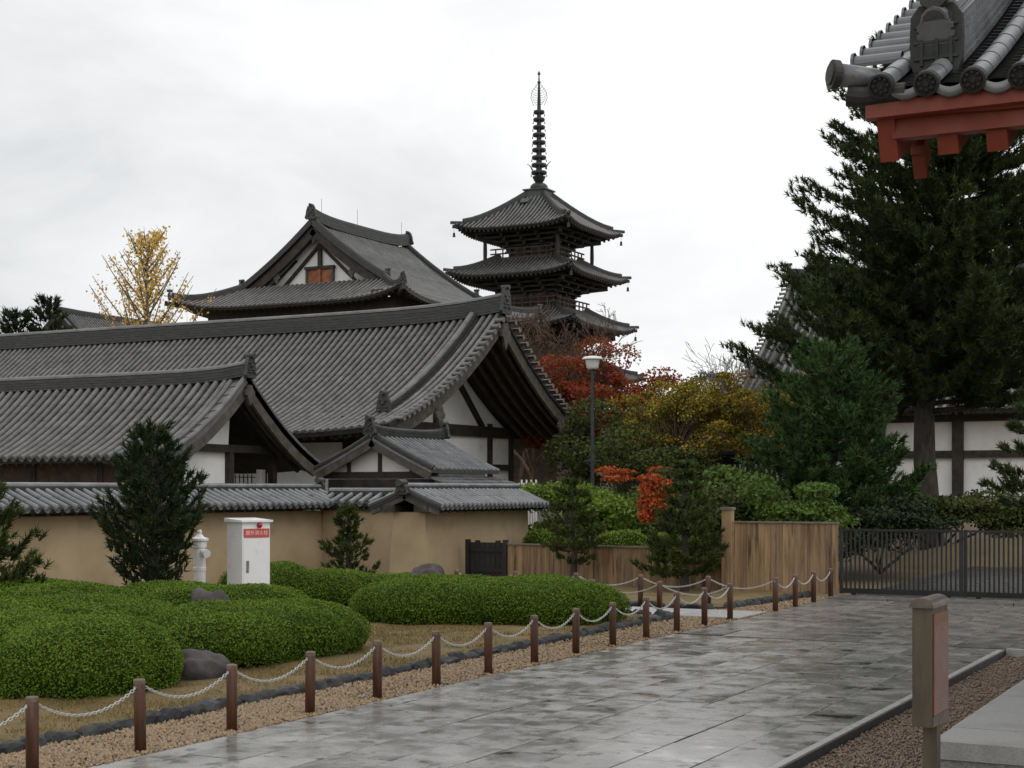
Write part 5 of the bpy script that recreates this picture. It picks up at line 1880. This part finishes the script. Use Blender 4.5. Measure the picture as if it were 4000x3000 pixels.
# ---------------------------------------------------------------- pine / conifer
def conifer(name, label, base, H, radius, nb, seed, m_leaf, up=.15, tuft=.16, kt=12, dens=1.0, h0=.12, lean=(0, 0), tr=.14, twig=.34, tw=.012, bark='bark',
            flat=.35, cat='tree', azw=None, upend=.35, top=True, tiers=0, trunk_pts=None, droop=0.0, spread=.75):
    """radius(h) gives crown reach at relative height h."""
    rng = np.random.default_rng(seed)
    r = thing(name, base, label, cat)
    bx, by, bz = base
    if trunk_pts is None:
        trunk_pts = [(bx, by, bz - .1), (bx + lean[0] * .2 + rng.normal(0, .02) * H, by + lean[1] * .2, bz + H * .3),
                     (bx + lean[0] * .6 + rng.normal(0, .015) * H, by + lean[1] * .6, bz + H * .62), (bx + lean[0], by + lean[1], bz + H * .985)]
    tp = np.array(trunk_pts, float)
    th = (tp[:, 2] - bz) / H
    mb = MB()
    k = len(tp)
    # finely sampled trunk
    hs = np.linspace(0, th[-1], 12)
    cen = np.stack([np.interp(hs, th, tp[:, i]) for i in range(3)], 1)
    mb.tube([cen[0] - np.array([0, 0, .15])] + list(cen), [tr * 1.35] + [tr * (1.12 - h) + .012 for h in hs], 9)
    C, A = [], []
    for i in range(nb):
        h = h0 + (1 - h0) * ((i + rng.uniform(0, .9)) / nb)
        if tiers:
            h = h0 + (1 - h0) * (round((h - h0) / (1 - h0) * tiers) / tiers) + rng.normal(0, .012)
            h = min(.99, max(h0, h))
        az = i * 2.39996 + rng.uniform(-.4, .4)
        if azw is not None and rng.uniform() < azw[1]:
            az = azw[0] + rng.normal(0, .7)
        L = radius(h) * rng.uniform(.72, 1.12)
        if L < .05: continue
        p0 = np.array([np.interp(h, th, tp[:, j]) for j in range(3)])
        d = np.array([math.cos(az), math.sin(az), 0])
        pts = []
        nseg = 6
        el = up + rng.normal(0, .08)
        for s in range(nseg + 1):
            t = s / nseg
            z = L * (el * t - droop * math.sin(t * 3.14) * .5 + upend * t ** 3 * .5)
            wob = rng.normal(0, .03 * L, 3) * (0 < s) * .6
            pts.append(p0 + d * L * t + np.array([0, 0, z]) + wob)
        pts = np.array(pts)
        mb.tube(pts, [max(.006, tr * .34 * (1.05 - h * .75) * (1 - t * .85)) for t in np.linspace(0, 1, nseg + 1)], 5)
        nt = max(3, int(L / .17 * dens))
        for s in range(nt):
            t = .22 + .78 * (s + rng.uniform(0, 1)) / nt
            p = np.array([np.interp(t, np.linspace(0, 1, nseg + 1), pts[:, j]) for j in range(3)])
            sgn = 1 if s % 2 else -1
            ang = az + sgn * rng.uniform(.45, 1.15) * (1.05 - t * .6)
            tl = twig * L * (1.15 - t * .75) * rng.uniform(.6, 1.15) + tuft * .4
            td = np.array([math.cos(ang), math.sin(ang), rng.uniform(-.05, .35)])
            q = p + td * tl
            if tl > .3: mb.tube([p, (p + q) / 2 + np.array([0, 0, -.03 * tl]), q], [tr * .05 + .004, .006, .004], 3, False)
            m_ = max(1, int(tl / (tuft * .62)))
            for u in range(m_):
                f = (u + .7) / m_
                C.append(p + (q - p) * f + rng.normal(0, tuft * .22, 3))
                A.append(td * (1 - flat) + np.array([0, 0, flat * 1.6]) + rng.normal(0, .18, 3))
        for t in (.85, 1.0):
            C.append(np.array([np.interp(t, np.linspace(0, 1, nseg + 1), pts[:, j]) for j in range(3)])); A.append(d * .7 + np.array([0, 0, .8]))
    if top:
        for s in range(8):
            C.append(tp[-1] + np.array([0, 0, H * (.02 - .012 * s)]) + rng.normal(0, .03, 3)); A.append(np.array([0, 0, 1]) + rng.normal(0, .5, 3))
    V, F = tuft_np(np.array(C), np.array(A), tuft, rng, int(kt * 1.7), tw * 1.75, spread)
    mb.build('trunk', bark, r, smooth=True)
    np_obj('crown', V, F, m_leaf, r)
    return r

# ---------------------------------------------------------------- bare tree
def bare_tree(name, label, base, H, seed, m_='bark_grey', spread=.6, levels=5, r0=.12, lean=(0, 0), thin=.006):
    rng = np.random.default_rng(seed)
    r = thing(name, base, label, 'tree')
    mb = MB()
    def grow(p, d, L, rad, lev):
        q = p + d * L
        mid = (p + q) / 2 + rng.normal(0, L * .05, 3)
        mb.tube([p, mid, q], [rad, rad * .8, max(thin, rad * .62)], 6 if lev > 3 else 3, False)
        if lev == 0: return
        for k in range(3 if lev < levels else 4):
            nd = unit(d + rng.normal(0, spread, 3) + np.array([0, 0, .12]))
            s = p + (q - p) * (1.0 if k == 0 else rng.uniform(.45, 1))
            grow(s, nd, L * rng.uniform(.6, .82), max(thin, rad * .58), lev - 1)
    grow(np.array(base, float) - np.array([0, 0, .1]), unit(np.array([lean[0], lean[1], 1.0])), H * .3, r0, levels)
    mb.build('branches', m_, r)
    return r

# ---------------------------------------------------------------- clipped hedge mounds
def hedge(name, label, lumps, seed, dens=900, leaf=.042, m_leaf='hedge_leaf', power=3.4, cat='hedge', group=None, base=None):
    """lumps: (cx, cy, rx, ry, rot, h). Rounded, clipped mounds."""
    from mathutils import noise as mn
    rng = np.random.default_rng(seed)
    b0 = base or (lumps[0][0], lumps[0][1], 0)
    r = thing(name, b0, label, cat, group)
    core = MB(); LV, LF, nv = [], [], 0
    def inside(P, skip):
        m_ = np.zeros(len(P), bool)
        for j, (cx, cy, rx, ry, ro, h) in enumerate(lumps):
            if j == skip: continue
            c, s = math.cos(ro), math.sin(ro)
            x, y = P[:, 0] - cx, P[:, 1] - cy
            u, w = (x * c + y * s) / rx, (-x * s + y * c) / ry
            m_ |= (np.sqrt(u * u + w * w) ** power + np.clip(P[:, 2] / h, 0, 9) ** power) < .86
        return m_
    for j, (cx, cy, rx, ry, ro, h) in enumerate(lumps):
        n, m_ = 40, 12
        c, s = math.cos(ro), math.sin(ro)
        def surf(th, ph, k=1.0):
            e = 2 / power
            ct, st = np.cos(ph), np.sin(ph)
            rr = np.abs(ct) ** e
            z = np.abs(st) ** e * h
            u, w = np.cos(th) * rr * rx, np.sin(th) * rr * ry
            # undercut foot and gently lumpy top
            wv = 1 + .05 * np.sin(th * 5 + cx) + .035 * np.sin(th * 9 + cy * 2)
            foot = .90 + .10 * np.clip(z / (h * .4), 0, 1)
            u, w = u * wv * foot * k, w * wv * foot * k
            z = z * (1 + .045 * np.sin(u * 3.1 + cx) * np.cos(w * 2.7 + cy)) * k
            return np.stack([cx + u * c - w * s, cy + u * s + w * c, z + .02], -1)
        th = np.linspace(0, 2 * np.pi, n, endpoint=False); ph = np.linspace(-.02, np.pi / 2, m_ + 1)
        T, Pn = np.meshgrid(th, ph)
        G = surf(T, Pn, .955).reshape(-1, 3)
        F = []
        for a in range(m_):
            for b in range(n):
                b2 = (b + 1) % n
                F.append((a * n + b, a * n + b2, (a + 1) * n + b2, (a + 1) * n + b))
        core.add([tuple(v) for v in G], F)
        area = math.pi * rx * ry * .9 + math.pi * (rx + ry) * h * .95
        N = int(area * dens)
        # area-weighted sampling by rejection on the parametrisation
        t = rng.uniform(0, 2 * np.pi, N * 3); p = rng.uniform(0.002, 1.566, N * 3)
        e = 1e-3
        a0 = surf(t, p); du = (surf(t + e, p) - a0) / e; dv = (surf(t, p + e) - a0) / e
        nr = np.cross(du, dv); w = np.linalg.norm(nr, axis=1)
        wt = np.minimum(w, np.percentile(w, 99.5)); wt = wt / wt.sum()
        idx = rng.choice(len(t), N, p=wt)
        P = surf(t[idx] + rng.normal(0, .01, N), np.clip(p[idx] + rng.normal(0, .01, N), 0, 1.57))
        Nn = unit(nr[idx])
        P = P + Nn * rng.uniform(-.05, .022, (N, 1))
        keep = ~inside(P, j); P, Nn = P[keep], Nn[keep]
        # uneven clipping: clumps pulled in or out
        cl = np.array([mn.noise(Vector(q) * 3.2) for q in P])
        P = P + Nn * (cl[:, None] * .03)
        V, Fq = leaf_np(P, Nn + np.array([0, 0, .25]), leaf, rng, .55, .3)
        LV.append(V); LF.append(Fq + nv); nv += len(V)
    core.build('twig_core', 'hedge_core', r, smooth=True)
    np_obj('foliage', np.concatenate(LV), np.concatenate(LF), m_leaf, r)
    return r

# ---------------------------------------------------------------- hedges
hedge('clipped_hedge', 'broad clipped green hedge mound at left with a rock in its hollow',
      [(-12.9, 16.9, 1.42, 2.05, .1, .72), (-14.9, 18.35, 1.9, 1.1, .3, .84), (-15.1, 15.5, 2.0, 1.65, 0, .80), (-16.9, 16.6, 2.1, 2.2, .4, .88), (-14.6, 13.4, 1.9, 1.8, .2, .78),
       (-16.9, 13.2, 2.1, 2.4, 0, .86)], 11, 2500, .036, group='clipped azalea hedges')
hedge('clipped_hedge', 'front left dome of clipped hedge nearest the bollards', [(-12.45, 13.2, 1.1, 1.25, .5, .80)], 12, 3400, .031, group='clipped azalea hedges', power=2.9)
hedge('clipped_hedge', 'low clipped hedge with two bumps to the right of the white cabinet', [(-17.2, 25.2, 1.1, .95, .6, .66), (-18.3, 24.6, .95, .95, 0, .8), (-16.4, 26.4, 1.0, .75, .5, .55)], 13, 2000, .038, group='clipped azalea hedges')
hedge('clipped_hedge', 'long clipped hedge mound in the middle behind the chain', [(-13.2, 22.75, 1.65, 1.1, .45, .72), (-11.8, 23.4, 1.6, 1.1, .4, .72), (-13.7, 23.5, 1.35, 1.0, .2, .74), (-12.4, 24.2, 1.5, .85, .3, .73)], 14, 2400, .035, group='clipped azalea hedges')
for lab, x, y, sx in (('small flat clipped hedge behind the black door end of the plank fence', -17.7, 36.3, 1.0),
                      ('small flat yellow-green hedge left of the garden pine by the tall post', -15.3, 35.2, .75),
                      ('small flat yellow-green hedge behind the fence near the tall post', -13.6, 34.6, .6)):
    hedge('box_hedge', lab, [(x, y, sx, .5, 0, 1.22)], int(sx * 100), 600, .06, power=5, m_leaf='leaf_bright', group='low hedges behind the plank fence')

# ---------------------------------------------------------------- garden conifers
conifer('clipped_conifer', 'dark bushy conifer in front of the earthen wall beside the white hydrant', (-18.7, 21.6, 0), 3.3,
        lambda h: .92 * (min(1, h / .28) ** .6) * (1 - max(0, h - .3) / .74) ** .75 + .08, 110, 21, 'needle_yew', up=.75, tuft=.17, kt=11, h0=.08, tr=.1, twig=.3, tw=.009, flat=.45, upend=.3, dens=1.5)
conifer('garden_pine', 'pine cut off by the left frame edge in front of the earthen wall', (-17.9, 16.75, 0), 3.0,
        lambda h: 1.15 * (1 - max(0, h - .2) / .85), 64, 22, 'needle_garden', up=.15, tuft=.15, kt=14, h0=.12, tr=.08, tiers=6, upend=.5, tw=.008, dens=1.3)
conifer('garden_pine', 'small layered pine growing against the recessed tan wall', (-18.5, 27.7, 0), 1.95,
        lambda h: .8 * (1 - max(0, h - .1) / .98) * (.8 + .35 * math.sin(h * 17)), 66, 23, 'needle_garden', up=.2, tuft=.12, kt=14, h0=.12, tr=.06, tiers=0, upend=.5, tw=.008, dens=1.5)
conifer('garden_pine', 'layered pine in front of the low plank fence with a red maple behind it', (-15.2, 32.1, 0), 2.45,
        lambda h: (.72 if h > .35 else .5) * (1 - max(0, h - .45) / .75), 62, 24, 'needle_garden', up=.12, tuft=.13, kt=13, h0=.24, tr=.075, tiers=6, upend=.45, tw=.008, dens=1.5)
conifer('garden_pine', 'broad layered pine in front of the fence beside the tall square post', (-12.35, 31.9, 0), 2.85,
        lambda h: .98 * (1 - max(0, h - .15) / .98), 84, 25, 'needle_garden', up=.12, tuft=.14, kt=13, h0=.13, tr=.085, tiers=8, upend=.5, tw=.009, dens=1.5)

# ---------------------------------------------------------------- shrubs behind the plank fence
leafy_tree('bamboo_shrub', 'bright green bamboo-leaved shrub at the end of the tan wall', (-18.3, 38.4, 0), .5, (-18.2, 38.4, 1.5, 1.7, 1.2, 1.35), 18, 10500, .13, 'leaf_bright', 'bark_brown', 31, .04, multi=4, cat='shrub')
leafy_tree('bamboo_shrub', 'large fresh green shrub behind the low plank fence', (-15.2, 39.0, 0), .5, (-15.0, 39.0, 1.5, 2.3, 1.5, 1.5), 22, 14000, .13, 'leaf_green', 'bark_brown', 32, .05, multi=5, cat='shrub')
leafy_tree('evergreen_shrub', 'dark green rounded shrub behind the garden pine by the tall post', (-13.0, 38.0, 0), .5, (-13.0, 38.0, 1.2, 1.7, 1.3, 1.3), 16, 9000, .11, 'leaf_olive', 'bark', 33, .05, multi=4, cat='shrub')
leafy_tree('evergreen_shrub', 'green shrub rising above the tall plank fence', (-11.2, 37.0, 0), .5, (-11.2, 37.2, 1.25, 1.9, 1.2, 1.25), 18, 11000, .11, 'leaf_green', 'bark', 34, .05, multi=4, cat='shrub')
leafy_tree('evergreen_shrub', 'dark shrub at the right end of the tall plank fence', (-10.0, 40.0, .1), .5, (-10.0, 40.0, 1.2, 1.8, 1.3, 1.1), 16, 9000, .11, 'leaf_dark', 'bark', 35, .05, multi=4, cat='shrub')
leafy_tree('evergreen_shrub', 'low dark shrub below the tall pine trunk', (-9.9, 47, .4), .5, (-9.9, 47, 1.45, 2.6, 1.2, .95), 18, 9000, .12, 'leaf_olive', 'bark', 36, .05, multi=4, cat='shrub')
leafy_tree('evergreen_shrub', 'low spreading shrub on the dry bank to the right of the pine trunk', (-7.6, 47.5, .4), .5, (-7.6, 47.5, 1.4, 1.7, 1.0, .75), 14, 6500, .11, 'leaf_olive', 'bark', 37, .05, multi=4, cat='shrub')
leafy_tree('small_maple', 'small orange-red maple among the green shrubs behind the plank fence', (-14.9, 36.2, 0), .6, (-14.75, 36.2, 1.75, .62, .6, .85), 11, 3200, .10, 'maple_orange', 'bark', 38, .04, multi=2)
leafy_tree('small_maple', 'thin orange-tipped maple sprig in front of the long hall gable', (-19.6, 45.5, 0), 1, (-19.4, 45.5, 2.7, 1.3, 1.0, .55), 7, 1500, .11, 'maple_orange', 'bark', 39, .04, gap=.3)

# ---------------------------------------------------------------- autumn trees
leafy_tree('red_maple', 'large red maple below the pagoda behind the lamp', (-25.4, 57, .2), 3, (-26.2, 57.5, 5.3, 3.7, 2.8, 2.8), 84, 34000, .13, 'maple_red', 'bark', 41, .2, cr=(.13, .30), multi=2)
leafy_tree('olive_tree', 'dark olive-green tree in shade beside the long hall gable', (-23.0, 52, .1), 2, (-22.6, 52, 3.4, 2.6, 2.2, 2.2), 24, 15000, .14, 'leaf_olive', 'bark', 42, .15, multi=2)
leafy_tree('autumn_tree', 'spreading tree with mixed yellow, orange and green leaves in the middle', (-18.3, 50, .4), 2, (-18.6, 50, 4.25, 3.5, 2.6, 2.3), 150, 29000, .11, 'leaf_autumn', 'bark_brown', 43, .12, cr=(.08, .2), multi=3, gap=.1)
leafy_tree('autumn_tree', 'yellow-tipped tree between the bare branches and the green pine', (-16.2, 55, .5), 2, (-17.0, 55, 5.0, 2.6, 2.2, 1.8), 50, 12000, .12, 'leaf_autumn', 'bark_brown', 44, .12, cr=(.09, .24), multi=2, gap=.1)
leafy_tree('olive_tree', 'shaded undergrowth tree beneath the autumn leaves', (-19.6, 47, .2), 1, (-19.2, 47.5, 2.6, 2.6, 2.0, 1.7), 22, 11000, .12, 'leaf_olive', 'bark', 45, .1, multi=2)
leafy_tree('olive_tree', 'dull green tree on the skyline behind the autumn tree', (-26.5, 78, .6), 3, (-27, 78, 5.5, 5.5, 3.5, 2.8), 30, 14000, .2, 'leaf_olive', 'bark', 46, .15, multi=2)
bare_tree('bare_tree', 'bare brown-twigged tree in front of the lower pagoda', (-31.9, 63, 0), 11.6, 51, 'bark_brown', .42, 7, .14, thin=.014)
bare_tree('bare_tree', 'second bare brown tree close to the long hall gable below the pagoda', (-34.0, 65, 0), 11.2, 53, 'bark_brown', .42, 7, .13, thin=.014)
bare_tree('bare_tree', 'leafless tree spreading thin twigs left of the tall pine', (-22.6, 66, .8), 9.4, 52, 'bark_grey', .5, 6, .12, (-.1, 0), thin=.012)

# ---------------------------------------------------------------- ginkgo behind the long hall
def ginkgo():
    rng = np.random.default_rng(61)
    x, y = -59.2, 68.0
    r = thing('ginkgo_tree', (x, y, 0), 'sparse golden ginkgo with upswept branches rising over the long hall roof', 'tree')
    H = 17.0
    mb = MB()
    mb.tube([(x, y, -.1), (x + .1, y, 8), (x, y, 14), (x + .1, y, H)], [.3, .2, .1, .02], 8)
    P, N = [], []
    for k in range(46):
        h = 8.0 + 8.4 * (k / 46) ** .9
        L = (3.9 * (1 - (h - 8.0) / 10.0) + .3) * rng.uniform(.6, 1.1)
        az = k * 2.4 + rng.uniform(-.3, .3)
        d = np.array([math.cos(az), math.sin(az), 0])
        pts = [np.array([x, y, h]) + d * L * t + np.array([0, 0, L * (1.05 * t + .25 * t * t)]) for t in np.linspace(0, 1, 6)]
        mb.tube(pts, [.055 * (1 - t * .85) + .006 for t in np.linspace(0, 1, 6)], 4)
        for j in range(3):
            t = rng.uniform(.3, .9); p = pts[int(t * 5)]
            q = p + np.array([d[0] * .4, d[1] * .4, .9]) * rng.uniform(.4, 1.0) + rng.normal(0, .2, 3)
            mb.tube([p, q], [.015, .007], 3)
        dense = rng.uniform(.1, 1.0) * (1.3 if az % 6.28 < 3.6 else .7)
        for j in range(int(80 * dense)):
            t = rng.uniform(.15, .95)
            i = int(t * 5); f = t * 5 - i
            p = pts[i] * (1 - f) + pts[min(5, i + 1)] * f
            for q in range(2):
                P.append(p + rng.normal(0, .16, 3)); N.append(rng.normal(0, 1, 3))
    for c, n in (((x - 1.6, y, 8.6), 420), ((x + 3.8, y - 2, 9.0), 380), ((x - 3.0, y, 8.2), 200)):
        q, nn = blob_pts(c, (1.3, 1.0, .7), n, rng, .1); P += list(q); N += list(nn)
    mb.build('trunk', 'bark_grey', r, smooth=True)
    V, F = leaf_np(np.array(P), unit(np.array(N)), .16, rng, .3, .45)
    np_obj('crown', V, F, 'leaf_gold', r)
ginkgo()

# ---------------------------------------------------------------- large pines at right
conifer('tall_pine', 'tall dark spreading pine at right behind the slatted gate', (-10.8, 49.5, .5), 15.8,
        lambda h: 5.2 * (1 - max(0, h - .30) / .88) ** .72 * (1 if h > .25 else .7) + .3, 175, 71, 'needle_pine', up=.10, tuft=.23, kt=11, h0=.27, tr=.36, tiers=0, twig=.28, tw=.011, upend=.55,
        dens=1.6, trunk_pts=[(-10.7, 49.5, .4), (-10.95, 49.5, 2.6), (-11.0, 49.5, 4.6), (-10.4, 49.5, 9.0), (-10.2, 49.5, 16.2)], flat=.45, spread=.8)
conifer('tall_pine', 'second dark pine crowding the right frame edge', (-3.2, 54, .8), 13.5,
        lambda h: 5.0 * (1 - max(0, h - .3) / .86) + .3, 80, 72, 'needle_pine', up=.06, tuft=.26, kt=11, h0=.26, tr=.25, tiers=10, twig=.26, tw=.012, upend=.5, dens=1.2, flat=.45)
conifer('green_pine', 'bushy mid-green pine in front of the white wall', (-11.7, 41.4, .05), 6.15,
        lambda h: 2.5 * (1 - max(0, h - .14) / .98) ** .75 + .12, 120, 73, 'needle_green', up=.3, tuft=.22, kt=14, h0=.06, tr=.13, twig=.34, tw=.013, upend=.35, dens=1.1, flat=.4)
conifer('young_pine', 'slim young pine with a thin trunk at the right frame edge', (-6.3, 40.5, .1), 4.6,
        lambda h: 1.25 * (1 - max(0, h - .3) / .8) + .1, 34, 74, 'needle_pine', up=.1, tuft=.22, kt=14, h0=.36, tr=.07, tiers=6, tw=.012, upend=.4, dens=1.2)
# distant conifers on the left skyline
for k, (lab, x, y, h) in enumerate((('pointed dark conifer beside the distant roof on the left skyline', -80.6, 82.2, 16.0),
                                     ('rounder dark conifer at the far left skyline', -82.3, 80.6, 14.9),
                                     ('dark conifer at the left frame edge on the skyline', -84.6, 79.0, 13.9))):
    conifer('skyline_conifer', lab, (x, y, 0), h, lambda q: 3.1 * (1 - max(0, q - .3) / .75) ** .8 + .2, 60, 80 + k, 'leaf_dark', up=.3, tuft=.55, kt=12, h0=.3, tr=.22, twig=.35, tw=.035, upend=.3, dens=.7)

# ---------------------------------------------------------------- wooded hill far behind
def hill():
    from mathutils import noise as mn
    V, F = [], []
    nx, ny = 90, 14
    for j in range(ny + 1):
        for i in range(nx + 1):
            x = -330 + 420 * i / nx; y = 330 + 150 * j / ny
            q = j / ny
            h = 30 * math.sin(math.pi * min(1, q * .9)) * (.7 + .5 * mn.noise(Vector((x * .011, 3.7, 0)))) * smoothstep(-330, -240, x)
            h += 3.5 * mn.noise(Vector((x * .09, y * .09, 0))) * min(1, q * 3) + 1.6 * mn.noise(Vector((x * .3, y * .3, 5)))
            V.append((x, y, h - 2))
    w = nx + 1
    for j in range(ny):
        for i in range(nx):
            F.append((j * w + i, j * w + i + 1, (j + 1) * w + i + 1, (j + 1) * w + i))
    np_obj('wooded_hill', V, F, 'hill', smooth=True, kind='structure')
hill()
